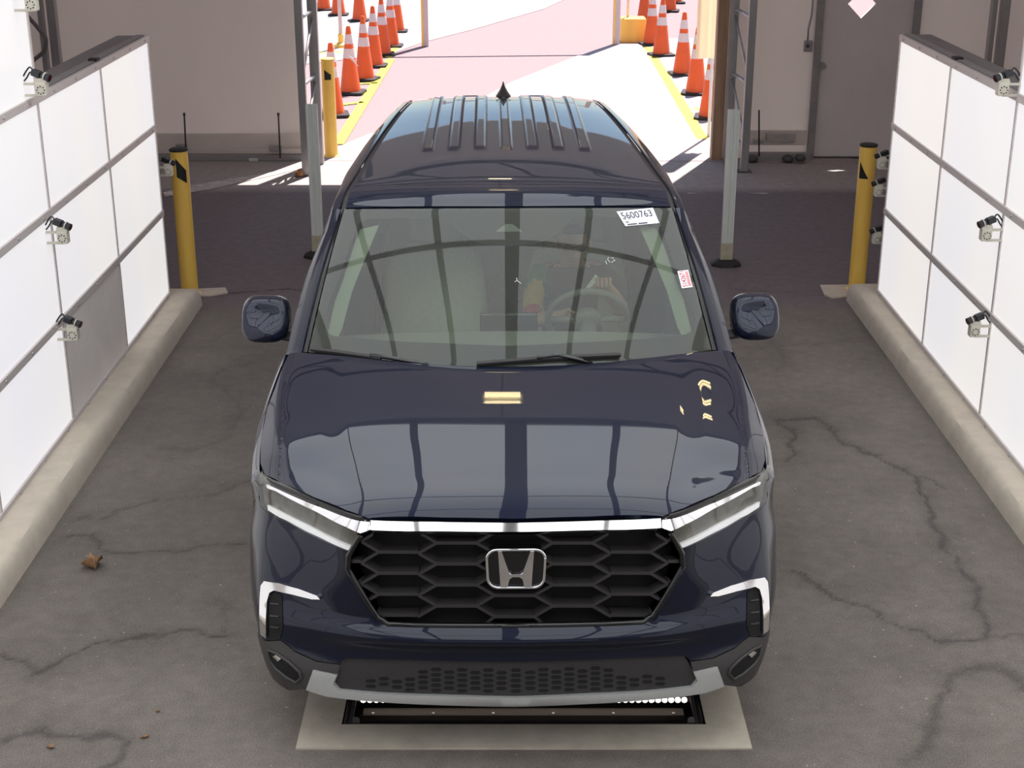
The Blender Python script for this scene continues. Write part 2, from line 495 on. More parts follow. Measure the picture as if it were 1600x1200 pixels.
def mix(fac, c1, c2, mode='MIX'):
    n = N_('ShaderNodeMix', data_type='RGBA', blend_type=mode)
    for sock, v in ((0, fac), (6, c1), (7, c2)):
        if isinstance(v, (int, float)): n.inputs[sock].default_value = v
        elif isinstance(v, tuple): n.inputs[sock].default_value = (*v, 1)
        else: nt.links.new(v, n.inputs[sock])
    return n.outputs[2]
tcn = N_('ShaderNodeTexCoord')
def noise_(scale, detail=4, rough=.6):
    n = N_('ShaderNodeTexNoise'); n.inputs['Scale'].default_value = scale; n.inputs['Detail'].default_value = detail; n.inputs['Roughness'].default_value = rough
    nt.links.new(tcn.outputs['Object'], n.inputs['Vector']); return n.outputs['Fac']
def ramp(f, p0, c0, p1, c1):
    r = N_('ShaderNodeValToRGB'); e = r.color_ramp.elements
    e[0].position, e[1].position = p0, p1; e[0].color = (*c0, 1); e[1].color = (*c1, 1)
    nt.links.new(f, r.inputs[0]); return r.outputs[0]
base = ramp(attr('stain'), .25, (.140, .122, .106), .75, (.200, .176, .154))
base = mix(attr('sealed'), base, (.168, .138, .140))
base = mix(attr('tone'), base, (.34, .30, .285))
base = mix(1.0, base, ramp(noise_(160, 3), .30, (.62, .62, .62), .70, (1.32, 1.32, 1.32)), 'MULTIPLY')
base = mix(1.0, base, ramp(noise_(14, 5), .3, (.86, .86, .86), .7, (1.12, 1.12, 1.12)), 'MULTIPLY')
base = mix(ramp(noise_(46, 2, .4), .735, (0, 0, 0), .76, (.8, .8, .8)), base, (.42, .40, .38))
base = mix(attr('crack'), base, (.028, .024, .022))
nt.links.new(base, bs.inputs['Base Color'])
bpn = N_('ShaderNodeBump'); bpn.inputs['Strength'].default_value = .45; bpn.inputs['Distance'].default_value = .006
nt.links.new(noise_(170, 3), bpn.inputs['Height']); nt.links.new(bpn.outputs[0], bs.inputs['Normal'])
fm.materials.append(am)
floor = structure(obj('floor', fm)); floor['label'] = 'cracked dark asphalt floor of the inspection bay'

P_ = [at_z(x, y) for x, y in ((255, 301), (300, 290), (470, 262), (472, 264), (330, 296), (258, 308))]
mb = MB(); mb.add([(p[0], p[1], .004) for p in P_], [tuple(range(6))]); mb.build('worn_stripe', mat('worn_paint', (.48, .43, .41), rough=.9, noise=(9, .35)), floor)
# ---- outdoor ground
asph = mat('sunlit_asphalt', (.265, .185, .185), rough=.9, noise=(55, .14), bump=(120, .3))
conc_out = mat('outdoor_concrete', (.36, .30, .295), rough=.9, noise=(40, .06), bump=(100, .2))
mb = MB(); mb.add([(-60, Y_BACK, -.004), (60, Y_BACK, -.004), (60, 120, -.004), (-60, 120, -.004)], [(0, 1, 2, 3)])
g_ = structure(mb.build('floor_outdoor', asph)); g_['label'] = 'sunlit asphalt lot beyond the bay opening'
def slab(pts, z, m, name, parent):
    q = [at_z(x, y, 0) for x, y in pts]; n = len(q)
    b_ = MB(); b_.add([(p[0], p[1], z) for p in q] + [(p[0], p[1], -.02) for p in q], [tuple(range(n)), tuple(range(2 * n - 1, n - 1, -1))] + [(i, (i + 1) % n, n + (i + 1) % n, n + i) for i in range(n)])
    return b_.build(name, m, parent)
slab([(720, 172), (800, 128), (900, 88), (962, 68), (1012, 60), (1330, 60), (1330, 252), (1000, 252), (720, 252)], .004, conc_out, 'concrete_slab', g_)
slab([(300, 90), (480, 100), (606, 86), (662, 66), (740, 46), (850, 14), (920, -18), (300, -18)], .004, conc_out, 'concrete_slab', g_)
slab([(505, 251), (520, 233), (580, 208), (600, 210), (640, 252)], .003, conc_out, 'concrete_slab', g_)
def stripe(p, q, w, name='painted_line', m=yellow_line, z=.007):
    a_, b_ = at_z(*p), at_z(*q); d = (b_ - a_) / np.linalg.norm(b_ - a_); n = np.array([-d[1], d[0], 0]) * w / 2
    mb = MB(); mb.add([tuple(v[:2]) + (z,) for v in (a_ - n, b_ - n, b_ + n, a_ + n)], [(0, 1, 2, 3)]); return mb.build(name, m, g_)
stripe((528, 226), (611, 92), .13); stripe((1098, 218), (1012, 74), .13)
stripe((480, 84), (560, 80), .10); stripe((525, 165), (568, 160), .10); stripe((590, 130), (545, 132), .10)
stripe((1040, 86), (1112, 83), .10); stripe((1070, 112), (1140, 104), .10); stripe((1085, 171), (1130, 166), .10)
stripe((607, 90), (620, 73), .10)

# ---- scan pit and its concrete pad
mb = MB()
for a_, b_ in (((PX0, PY0), (PX1, QY0)), ((PX0, QY1), (PX1, PY1)), ((PX0, QY0), (QX0, QY1)), ((QX1, QY0), (PX1, QY1))):
    mb.span(np.array([*a_, -.03]), np.array([*b_, .008]))
pad = mb.build('floor_pad', pad_conc); structure(pad); pad['label'] = 'pale concrete collar around the scan pit under the bumper'
pitm = mat('pit_steel', (.030, .024, .026), rough=.8, metal=.0, noise=(8, .4))
pit = thing('scan_pit', 'dark steel under-car scan pit with light bar below the front bumper', 'scan pit', ((QX0 + QX1) / 2, (QY0 + QY1) / 2, -.14))
lc = np.array([(QX0 + QX1) / 2, (QY0 + QY1) / 2, -.14]); hx, hy = (QX1 - QX0) / 2, (QY1 - QY0) / 2
mb = MB(); mb.box((0, 0, .005), (2 * hx, 2 * hy, .01))
for sx in (-1, 1): mb.box((sx * (hx + .004), 0, .07), (.008, 2 * hy, .13))
for sy in (-1, 1): mb.box((0, sy * (hy + .004), .07), (2 * hx, .008, .13))
mb.build('tray', pitm, pit)
mb = MB(); mb.box((0, -hy + .02, .128), (2 * hx - .02, .012, .016)); mb.build('front_lip', pitm, pit)
for sx in (-1, 1):
    mb = MB(); mb.box((sx * (hx - .03), 0, .130), (.014, 2 * hy - .04, .014)); mb.build('side_rail', pitm, pit)
    mb = MB(); mb.cyl((sx * (hx - .045), -hy + .05, .10), (sx * (hx - .045), -hy + .05, .136), .018); mb.build('corner_bolt', alu, pit)
cpy = at_z(800, 1106, -.05)[1] - lc[1]; mb = MB(); mb.box((0, cpy, .062), (2 * hx - .12, .05, .02)); cover = mb.build('cover_plate', mat('brown_plate', (.075, .058, .048), rough=.75, metal=.0, noise=(3, .3), stretch=(.3, 1, 1)), pit)
for k in range(6):
    mb = MB(); x = -hx + .10 + k * (2 * hx - .2) / 5; mb.cyl((x, cpy - .012, .072), (x, cpy - .012, .075), .006, n=10); mb.build('screw', alu, cover)
led_y = at_z(600, 1093.5, -.03)[1] - lc[1]
x0, x1 = at_z(562, 1097, -.03)[0] - lc[0], at_z(1075, 1097, -.03)[0] - lc[0]
mb = MB(); mb.box(((x0 + x1) / 2, led_y + .008, .110), (x1 - x0 + .02, .012, .024)); bar = mb.build('light_bar', pitm, pit)
led_m = mat('led_white', (1.0, .93, .84), rough=.3, noise=(40, .02), emit=3.2); led_m.cycles.emission_sampling = 'NONE'
led_me = MB(); led_me.cyl((0, -.004, 0), (0, .004, 0), .0105, n=12); led_mesh = led_me.mesh('led', [led_m])
nled = 50
for k in range(nled):
    obj('led', led_mesh, bar, loc=(x0 + (x1 - x0) * (k + .5) / nled, led_y - .002, .111))

# ---- kerbs
def kerb(x_in, x_out, y0, y1, name):
    s_ = 1 if x_out > x_in else -1
    prof = [(x_in, -.02), (x_in + s_ * .006, .05), (x_in + s_ * .016, .095), (x_in + s_ * .034, .119), (x_in + s_ * .058, .127), (x_out, .13), (x_out, -.02)]
    ys = np.arange(y0, y1 + .01, .12); rings = []
    r = np.random.RandomState(5)
    for k, y in enumerate(ys):
        j = r.randn(len(prof)) * .0006
        rings.append([(x + (j[i] if i < 5 else 0), y + (.02 * (i < 4) if k == len(ys) - 1 else 0), z) for i, (x, z) in enumerate(prof)])
    mb = MB(); mb.ring_loft(rings); o = mb.build(name, concrete, smooth=False, auto=True)
    return structure(o)
K_L, K_R = -2.20, 2.40
kl = kerb(K_L, -2.72, -2, 9.92, 'trim_1'); kl['label'] = 'low rounded concrete kerb along the foot of the light wall with the dark panel'
kr = kerb(K_R, 2.90, -2, 10.02, 'trim_2'); kr['label'] = 'low rounded concrete kerb along the foot of the fully lit light wall'
for q in ([(268, 455), (352, 451), (356, 458), (330, 463), (270, 464)], [(1281, 447), (1362, 446), (1372, 458), (1300, 467), (1288, 462)]):
    P_ = [at_z(x, y) for x, y in q]; mb = MB(); n = len(P_)
    mb.add([(p[0], p[1], .010) for p in P_] + [(p[0], p[1], -.01) for p in P_], [tuple(range(n))] + [(i, (i + 1) % n, n + (i + 1) % n, n + i) for i in range(n)])
    mb.build('concrete_patch', concrete, floor)

# ---- tent shell
def wall(name, a_, b_, m=canvas, parent=None):
    mb = MB(); mb.span(np.array(a_, float), np.array(b_, float)); return structure(mb.build(name, m, parent))
HEAD = 3.25
OPL, OPR = at_z(478, 256)[0], at_z(1112, 250)[0]
EAVE, RIDGE = 4.0, 5.6
wall('wall_left', (XL - .05, Y_FRONT, 0), (XL, Y_BACK, EAVE))
wall('wall_right', (XR, Y_FRONT, 0), (XR + .05, Y_BACK, EAVE))
D0, D1 = at_y(1276, 150, Y_BACK)[0], at_y(1416, 150, Y_BACK)[0]
DT = 2.12
def rear_panel(x0, x1, z0, z1, name):
    """canvas with soft vertical folds, both faces"""
    n = max(2, int((x1 - x0) / .05)); m_ = max(2, int((z1 - z0) / .12))
    xs, zs = np.linspace(x0, x1, n), np.linspace(z0, z1, m_)
    X, Z = np.meshgrid(xs, zs); q = np.stack([X.ravel(), Z.ravel()], 1)
    d = .018 * (vnoise(q * [2.2, .45], 1, 21) - .5) + .008 * (vnoise(q * [6, 1.1], 1, 22) - .5)
    V = [(x, Y_BACK + dd, z) for (x, z), dd in zip(q, d)]; V2 = [(x, Y_BACK + dd + .03, z) for (x, z), dd in zip(q, d)]
    f = [(j * n + i, j * n + i + 1, (j + 1) * n + i + 1, (j + 1) * n + i) for j in range(m_ - 1) for i in range(n - 1)]
    o = len(V); f2 = [tuple(o + i for i in reversed(k)) for k in f]
    bnd = [i for i in range(n)] + [j * n + n - 1 for j in range(1, m_)] + [(m_ - 1) * n + i for i in range(n - 2, -1, -1)] + [j * n for j in range(m_ - 2, 0, -1)]
    f3 = [(bnd[k], bnd[(k + 1) % len(bnd)], o + bnd[(k + 1) % len(bnd)], o + bnd[k]) for k in range(len(bnd))]
    mb = MB(); mb.add(V + V2, f + f2 + f3); return structure(mb.build(name, canvas, smooth=False, auto=True))
wbl = rear_panel(XL, OPL, .0, EAVE, 'wall_back'); wbl['label'] = 'grey canvas end wall behind the light wall with the dark panel'
wbr = rear_panel(OPR + .12, D0 - .05, .0, EAVE, 'wall_back'); wbr['label'] = 'grey canvas end wall between the opening and the door'
rear_panel(D1 + .05, XR, .0, EAVE, 'wall_back')['label'] = 'grey canvas end wall past the door'
wall('wall_back', (D0 - .05, Y_BACK, DT + .05), (D1 + .05, Y_BACK + .03, EAVE))['label'] = 'canvas above the door'
hd_ = wall('wall_back', (OPL, Y_BACK, HEAD), (OPR + .12, Y_BACK + .05, EAVE)); hd_['label'] = 'canvas valance above the bay opening'
mb = MB(); mb.add([(XL, Y_BACK, EAVE), (XR, Y_BACK, EAVE), ((XL + XR) / 2, Y_BACK, RIDGE), (XL, Y_FRONT, EAVE), (XR, Y_FRONT, EAVE), ((XL + XR) / 2, Y_FRONT, RIDGE)],
                  [(0, 1, 2), (3, 5, 4), (0, 2, 5, 3), (1, 4, 5, 2)]); structure(mb.build('ceiling', canvas_roof))['label'] = 'dark pitched canvas roof of the tent'
wall('wall_front', (XL, Y_FRONT - .05, 0), (-2.6, Y_FRONT, EAVE)); wall('wall_front', (2.9, Y_FRONT - .05, 0), (XR, Y_FRONT, EAVE)); wall('wall_front', (-2.6, Y_FRONT - .05, 3.4), (2.9, Y_FRONT, EAVE))
mb = MB(); mb.add([(-60, -60, -.004), (60, -60, -.004), (60, Y_FRONT, -.004), (-60, Y_FRONT, -.004)], [(0, 1, 2, 3)])
structure(mb.build('floor_exit', asph))['label'] = 'sunlit asphalt at the exit end'
# skirts, base beams and tie rods on the end wall
skirtm = see_through(mat('canvas_skirt', (.78, .73, .68), rough=.85, noise=(3, .06), bump=(6, .2)), (.95, .90, .84), .32)
beamm = mat('base_beam', (.33, .31, .31), rough=.6, metal=.2, noise=(8, .2), stretch=(.2, 1, 1))
def back_box(px0, py0, px1, py1, y, dy, m, name, parent, bevel=.004):
    a_, b_ = at_y(px0, py1, y), at_y(px1, py0, y)
    mb = MB(); mb.span(np.array([a_[0], y - dy, max(a_[2], 0)]), np.array([b_[0], y, b_[2]])); return mb.build(name, m, parent, bevel=bevel)
back_box(245, 208, 476, 232, Y_BACK - .03, .03, skirtm, 'canvas_skirt', wbl)
back_box(240, 231, 478, 239, Y_BACK - .06, .05, skirtm, 'skirt_rail', wbl)
back_box(130, 239, 478, 257, Y_BACK - .04, .10, beamm, 'base_beam', wbl)
back_box(389, 247, 403, 252, Y_BACK - .145, .004, white_pvc, 'beam_tag', wbl)
for x in (289, 436):
    a_, b_ = at_y(x + 2, 247, Y_BACK - .16), at_y(x - 1, 181, Y_BACK - .16); mb = MB(); mb.tube([a_, b_], .008, 8); mb.cyl(b_, b_ + np.array([0, 0, .03]), .012, n=10); mb.build('tie_rod', rubber_blk, wbl)
back_box(422, 227, 440, 235, Y_BACK - .1, .06, beamm, 'rail_sleeve', wbl); back_box(277, 225, 292, 234, Y_BACK - .1, .06, beamm, 'rail_sleeve', wbl)
back_box(1170, 203, 1262, 226, Y_BACK - .03, .03, skirtm, 'canvas_skirt', wbr)
back_box(1196, 208, 1242, 221, Y_BACK - .08, .04, mat('old_board', (.42, .395, .36), rough=.8, noise=(9, .15)), 'loose_board', wbr)
back_box(1165, 237, 1264, 249, Y_BACK - .05, .10, beamm, 'base_beam', wbr)
a_, b_ = at_y(1186, 244, Y_BACK - .17), at_y(1186, 172, Y_BACK - .17); mb = MB(); mb.tube([a_, b_], .008, 8); mb.build('tie_rod', rubber_blk, wbr)
back_box(1175, 217, 1193, 223, Y_BACK - .12, .05, alu, 'rail_sleeve', wbr)
for k, (x, y) in enumerate(((1176, 243), (1231, 242), (1250, 240))):
    p = at_y(x, y, Y_BACK - .2); mb = MB()
    mb.lathe([(.02, 0), (.05, .0), (.06, .02), (.045, .05), (.02, .065)], (p[0], p[1] - .02 * k, max(p[2] - .06, 0)), 9); mb.build('sandbag', steel_dark, wbr, smooth=True)

# ---- door with a diamond opening
door = bpy.data.objects.new('door_1', None); COL.objects.link(door); structure(door); door['label'] = 'grey door with a bright diamond-shaped opening'
dc = at_y(1347, 6, Y_BACK); r_ = .142
doorm = mat('door_grey', (.74, .68, .66), rough=.6, noise=(2.2, .05), bump=(40, .04))
mb = MB(); O = [(D0, .02), (D1, .02), (D1, DT), (D0, DT)]; I = [(dc[0], dc[2] - r_), (dc[0] + r_, dc[2]), (dc[0], dc[2] + r_), (dc[0] - r_, dc[2])]
V = [(x, y, z) for y in (Y_BACK, Y_BACK + .04) for x, z in O + I]
fr_ = [(0, 1, 4), (1, 5, 4), (1, 2, 5), (2, 6, 5), (2, 3, 6), (3, 7, 6), (3, 0, 7), (0, 4, 7)]
mb.add(V, fr_ + [tuple(8 + i for i in reversed(t)) for t in fr_] + [(i, (i + 1) % 4, 8 + (i + 1) % 4, 8 + i) for i in range(4)] + [(4 + i, 4 + (i + 1) % 4, 12 + (i + 1) % 4, 12 + i) for i in range(4)])
mb.build('door_leaf', doorm, door)
for x in (D0 - .03, D1 + .03):
    mb = MB(); mb.span(np.array([x - .035, Y_BACK - .05, 0]), np.array([x + .035, Y_BACK + .05, DT + .05])); mb.build('door_frame', beamm, door, bevel=.004)
mb = MB(); mb.span(np.array([D0, Y_BACK - .02, 0]), np.array([D1, Y_BACK + .05, .02])); mb.build('threshold', steel_dark, door)
kp = at_y(1286, 103, Y_BACK - .05); mb = MB(); mb.cyl((kp[0], Y_BACK, kp[2]), (kp[0], Y_BACK - .012, kp[2]), .034, n=18); mb.cyl((kp[0], Y_BACK - .012, kp[2]), (kp[0], Y_BACK - .05, kp[2]), .013, n=12)
mb.cyl((kp[0], Y_BACK - .045, kp[2]), (kp[0], Y_BACK - .075, kp[2]), .022, .030, n=18); mb.build('door_knob', chrome if 'chrome' in globals() else alu, door, smooth=False)
jb = tag(back_box(1255, 63, 1269, 80, Y_BACK - .04, .06, beamm, 'junction_box', None), 'small grey electrical box beside the door frame', 'electrical box')
mb = MB(); pts = [at_y(x, y, Y_BACK - .07) for x, y in ((1262, 64), (1263, 45), (1268, 25), (1270, 5), (1270, -60))]; mb.tube(pts, .010, 8)
mb.build('conduit', alu, jb, smooth=True)
jb_p = at_y(1262, 72, Y_BACK - .1); mb = MB(); mb.cyl(jb_p, jb_p + np.array([0, -.012, 0]), .018, n=12); mb.build('box_outlet', steel_dark, jb)

# ---- trusses at the bay opening
def truss(name, label, chord_a, chord_b, wa, wb, zb):
    t = thing(name, label, 'truss', (chord_a[0], chord_a[1], 0)); o = np.array([chord_a[0], chord_a[1], 0])
    for (p, w, nm) in ((chord_a, wa, 'chord'), (chord_b, wb, 'chord')):
        mb = MB(); q = np.array(p) - o; mb.box((q[0], q[1], HEAD / 2 + .3), (w, w * .9, HEAD + .6)); mb.build(nm, alu, t, bevel=.006)
    A, B = np.array([0, 0, 0]), np.array(chord_b) - o
    for k, z in enumerate(zb):
        mb = MB(); mb.tube([A + [0, 0, z], B + [0, 0, z + .03]], .018, 8); mb.build('brace', alu, t, smooth=True)
        mb = MB(); mb.tube([A + [0, 0, z + .04], B + [0, 0, z + .62]], .014, 8); mb.build('diagonal_brace', alu, t, smooth=True)
    mb = MB(); mb.box((0, 0, .004), (.14, .14, .012)); mb.build('base_plate', steel_dark, t)
    return t
tl = truss('truss_column', 'aluminium lattice column beside the yellow bollard at the bay opening', at_z(479, 274), at_z(499, 256), .075, .095, (.25, .87, 1.5, 2.1, 2.7))
tr = truss('truss_column', 'aluminium lattice column beside the brown wooden post at the bay opening', at_z(1162, 268), at_z(1136, 251), .075, .08, (.25, .87, 1.5, 2.1, 2.7))
rag = MB(); p = at_z(468, 276); rag.lathe([(.01, 0), (.04, .0), (.05, .03), (.035, .06), (.01, .075)], p, 8); tag(rag.build('cable_clamp', mat('rusty_metal', (.35, .17, .08), rough=.7, noise=(30, .3)), smooth=True), 'small rusty clamp at the foot of a truss column', 'clamp')
wood = mat('brown_wood', (.36, .235, .15), rough=.75, noise=(5, .25), stretch=(3, 3, .25), bump=(20, .15))
wp_ = at_z(1121, 251); mb = MB(); mb.span(np.array([wp_[0] - .062, wp_[1] + .02, 0]), np.array([wp_[0] + .05, wp_[1] + .16, HEAD + .2])); tag(mb.build('wooden_post', wood, bevel=.006), 'brown wooden jamb post beside the bay opening', 'post')
cr = see_through(mat('cream_vinyl', (.86, .75, .60), rough=.6, noise=(1, .03)), (1, .90, .74), .6)
a_, b_ = at_y(1087, 91, 15.6), at_y(1121, 91, 15.6); mb = MB(); n = 12
xs = np.linspace(a_[0], b_[0], n); mb.ring_loft([[(x, 15.6 + .02 * math.sin(k * 1.3), z) for z in (a_[2], HEAD)] + [(x, 15.612 + .02 * math.sin(k * 1.3), z) for z in (HEAD, a_[2])] for k, x in enumerate(xs)])
tag(mb.build('curtain', cr, auto=True), 'cream vinyl curtain strip hanging at the edge of the opening', 'curtain')
p = at_z(1107, 214); mb = MB(); mb.tube([(p[0], p[1], 0), (p[0], p[1], HEAD + .1)], .018, 10); tag(mb.build('thin_pole', white_pvc, smooth=True), 'thin white pole in front of the cream curtain', 'pole')

# tent corner posts and hoses seen over the light walls
for nm, px, lab in (('corner_post', 77, 'grey steel corner post above the light wall with the dark panel'), ('corner_post', 1556, 'grey steel corner post behind the fully lit light wall')):
    q = at_y(px, 60, Y_BACK - .25); t = thing(nm, lab, 'post', (q[0], q[1], 0))
    for dx, w in ((-.055, .05), (.055, .085)):
        mb = MB(); mb.box((dx, 0, 2), (w, .09, 4)); mb.build('post_profile', alu, t, bevel=.006)
hose = mat('grey_hose', (.16, .15, .15), rough=.6, noise=(20, .15))
def hose_run(pts, r, lab):
    P_ = [np.array(at_y(x, y, Y_BACK - .45)) for x, y in pts]; u = np.linspace(0, 1, len(P_)); q = np.linspace(0, 1, 30)
    C = np.stack([pchip(u, np.array([p[k] for p in P_]), q) for k in range(3)], 1); mb = MB(); mb.tube(C, r, 10)
    return tag(mb.build('hose', hose, smooth=True), lab, 'hose')
hose_run([(20, -25), (38, 18), (58, 42), (72, 62), (70, 78), (55, 92), (38, 105), (20, 116)], .020, 'grey hose looped in front of the corner post')
# ---- white guide posts
def guide_post(px, py, lab):
    p = at_z(px, py); t = thing('guide_post', lab, 'post', (p[0], p[1], 0), group='white guide posts')
    prof = [(-.044, -.022), (-.018, -.022), (-.014, -.014), (-.002, -.014), (.002, -.022), (.016, -.022), (.020, -.014), (.030, -.014), (.034, -.022), (.044, -.022), (.044, .022), (-.044, .022)]
    mb = MB(); mb.ring_loft([[(x, y, z) for x, y in prof] for z in (.16, 1.205)]); mb.build('post_profile', white_pvc, t)
    mb = MB(); mb.box((0, 0, .10), (.094, .05, .16)); mb.build('yellowed_sleeve', mat('yellowed_plastic', (.45, .41, .30), rough=.6, noise=(20, .2)), t, bevel=.004)
    mb = MB(); mb.ring_loft([[(w * math.cos(2 * math.pi * (k + .5) / 8), w * .8 * math.sin(2 * math.pi * (k + .5) / 8), z) for k in range(8)] for w, z in ((.125, 0), (.12, .02), (.065, .05))]); mb.build('rubber_base', rubber_blk, t)
guide_post(498, 401, 'slim white guide post partly hidden by the car beside the mirror')
guide_post(1134, 414, 'slim white guide post on a black rubber foot in the clear')
# ---- bollards
def bollard(base_px, r, h, lab, decal):
    p = at_z(*base_px); t = thing('bollard', lab, 'bollard', (p[0], p[1], 0), group='yellow steel bollards')
    mb = MB(); mb.cyl((0, 0, 0), (0, 0, h), r, n=32); mb.build('pipe', yellow, t, auto=True)
    mb = MB(); mb.lathe([(r + .003, 0), (r + .004, .012), (r * .9, .018), (.01, .02)], (0, 0, h - .006), 32); mb.build('cap', rubber_blk if decal != 'out' else yellow, t, auto=True)
    mb = MB(); n = 10; rows_ = []
    z0 = h - .20 if decal != 'tri' else h - .23
    A0, A1 = {'para': (-1.75, -.65), 'tri': (-2.7, -1.55), 'out': (-2.0, -1.0)}[decal]
    for k in range(n + 1):
        u = k / n; ang = A0 + (A1 - A0) * u
        lo, hi = {'para': (.02 - .05 * u, .15 - .09 * u), 'tri': (0, .12 * (1 - u)), 'out': (0, .10 - .05 * u)}[decal]
        rows_.append([((r + .0025) * math.cos(ang), (r + .0025) * math.sin(ang), z0 + zz_) for zz_ in (lo, hi + .001)])
    mb.ring_loft(rows_, close=False, caps=False); mb.build('arrow_decal', deep_blk, t)
    mb = MB(); mb.lathe([(r + .02, 0), (r + .018, .01), (r, .02)], (0, 0, 0), 24); mb.build('weld_collar', yellow, t)
deep_blk = mat('black_decal', (.01, .01, .01), rough=.5, noise=(30, .2))
bollard((297, 460), .062, 1.06, 'yellow steel bollard at the end of the light wall with the dark panel', 'para')
bollard((1338, 453), .060, 1.07, 'yellow steel bollard at the end of the fully lit light wall', 'tri')
bollard((518, 244), .068, 1.0, 'sunlit yellow bollard just outside the bay opening', 'out')

# ---- light walls
rail_m = mat('panel_rail', (.62, .565, .545), rough=.5, metal=.1, noise=(20, .08), stretch=(1, .1, 1))
lit = panel_mat('lit_panel', WALL_L); lit_warm = panel_mat('lit_panel_warm', WALL_L * 1.04, (1.0, .945, .915), (1.0, .955, .91)); dead = mat('unlit_panel', (.86, .80, .77), rough=.55, noise=(3, .06))
PW_, RZ = 1.19, [.130, .713, 1.297, 1.880]
rivet = MB(); rivet.cyl((0, 0, 0), (.006, 0, 0), .009, .006, n=10); rivet_me = rivet.mesh('rivet', [alu])
def light_wall(xw, y_end, sgn, label, dead_at=None, lit=lit):
    """sgn: +1 when the lane lies to +x"""
    t = thing('light_wall', label, 'light wall', (xw, y_end, 0)); t_in = sgn
    cols = 9
    top_rows = RZ + [2.463, 3.046]
    pm = MB(); pm.box((0, 0, 0), (.02, PW_ - .022, RZ[1] - RZ[0] - .04)); pme = pm.mesh('panel', [lit]); dme = pme.copy(); dme.materials.clear(); dme.materials.append(dead)
    for c in range(cols):
        yc = -(c + .5) * PW_
        for r in range(3 if c < 2 else 5):
            zc_ = (top_rows[r] + top_rows[r + 1]) / 2
            obj('panel', dme if (c, r) == dead_at else pme, t, loc=(-sgn * .012, yc, zc_))
    for r in range(6):
        y1_ = 0 if r < 4 else -2 * PW_; y0_ = -cols * PW_
        mb = MB(); h_ = .042 if r else .03; mb.box((0, (y0_ + y1_) / 2, top_rows[r] + (.008 if r == 0 else 0)), (.022, y1_ - y0_, h_))
        rl = mb.build('rail', rail_m, t, bevel=.002)
        for k in range(int((y1_ - y0_) / .40)):
            y = y1_ - .12 - k * .40
            if y < -6: break
            obj('rivet', rivet_me, rl, loc=(sgn * .010, y, top_rows[r] + (.008 if r == 0 else 0)), rot=(0, 0, 0 if sgn > 0 else math.pi))
    for c in range(cols + 1):
        z1_ = RZ[3] if c < 2 else top_rows[5]
        mb = MB(); mb.box((-sgn * .004, -c * PW_ + (-.008 if c == 0 else 0), (RZ[0] + z1_) / 2), (.018, .020, z1_ - RZ[0])); mb.build('seam_strip', rail_m, t)
    # channel behind the top edge and the frame that carries the panels
    mb = MB(); mb.box((-sgn * .11, -PW_ * 1.0, RZ[3] - .005), (.18, 2 * PW_ - .01, .05)); ch = mb.build('top_channel', mat('channel_grey', (.20, .185, .18), rough=.6, noise=(6, .2), stretch=(1, .2, 1)), t, bevel=.004)
    mb = MB(); mb.box((-sgn * .045, -PW_ * 1.0, RZ[3] + .018), (.05, 2 * PW_ - .02, .016)); mb.build('cable_duct', mat('duct_grey', (.27, .25, .245), rough=.6, noise=(12, .1)), t)
    mb = MB(); mb.box((-sgn * .03, -PW_, RZ[3] + .030), (.05, .07, .014)); mb.build('duct_clip', rubber_blk, t)
    for c in range(0, cols + 1, 2):
        mb = MB(); mb.box((-sgn * .14, -c * PW_ - (.06 if c == 0 else 0), (.13 + RZ[3]) / 2 - .02), (.06, .06, RZ[3] - .17)); mb.build('stanchion', steel_dark, t)
    mb = MB(); mb.box((-sgn * .035, -cols * PW_ / 2, 1.0), (.014, cols * PW_ - .02, 1.70)); mb.build('back_sheet', steel_dark, t)
    mb = MB(); mb.box((-sgn * .035, -cols * PW_ / 2 - PW_, 2.45), (.014, (cols - 2) * PW_ - .04, 1.15)); mb.build('back_sheet', steel_dark, t)
    return t
LWX, RWX, LWY, RWY = -2.39, 2.565, 9.74, 9.80
light_wall(LWX, LWY, 1, 'long wall of glowing white panels with one dark grey unlit panel', (1, 0))
light_wall(RWX, RWY, -1, 'long wall of glowing white panels with every panel lit', lit=lit_warm)

# ---- overhead light array (out of frame, seen in the hood and glass)
TZ, TY1 = 3.02, 7.52
arr = thing('overhead_light_array', 'ceiling of white light panels above the car, seen mirrored in hood and glass', 'light array', (.03, TY1, TZ))
top_lit = panel_mat('overhead_lit_panel', TOP_L, (.96, .985, 1.0), (1.0, 1.0, .97))
xe = [-2.30, -1.38, -.66, -.055, .055, .66, 1.38, 2.36]
barm = mat('array_bar', (.30, .29, .285), rough=.6, noise=(9, .1))
for i, (x0_, x1_) in enumerate(zip(xe[:-1], xe[1:])):
    if i == 3: continue
    me = None
    for r in range(5):  # row nearest the camera is added to light cabin and floor
        if me is None:
            pm = MB(); pm.box((0, 0, 0), (x1_ - x0_ - .02, PW_ - .03, .02)); me = pm.mesh('panel', [top_lit])
        obj('panel', me, arr, loc=((x0_ + x1_) / 2, -(r + .5) * PW_, 0))
for x in xe[:3] + [0] + xe[5:]:
    mb = MB(); mb.box((x, -2.5 * PW_, -.012), (.11 if x == 0 else .062, 5 * PW_, .012)); mb.build('beam', barm, arr)
for r in range(6):
    mb = MB(); mb.box((0, -r * PW_, -.012), (4.70, .055, .012)); mb.build('cross_bar', barm, arr)
mb = MB(); mb.box((0, -2.5 * PW_, .05), (4.70, 5 * PW_, .02)); mb.build('backing', steel_dark, arr)
for x in (-2.15, 2.15):
    for y in (-.02, -5 * PW_ + .02):
        mb = MB(); mb.cyl((x, y, 0), (x, y, EAVE + .75 - TZ), .012); mb.build('hanger', alu, arr)
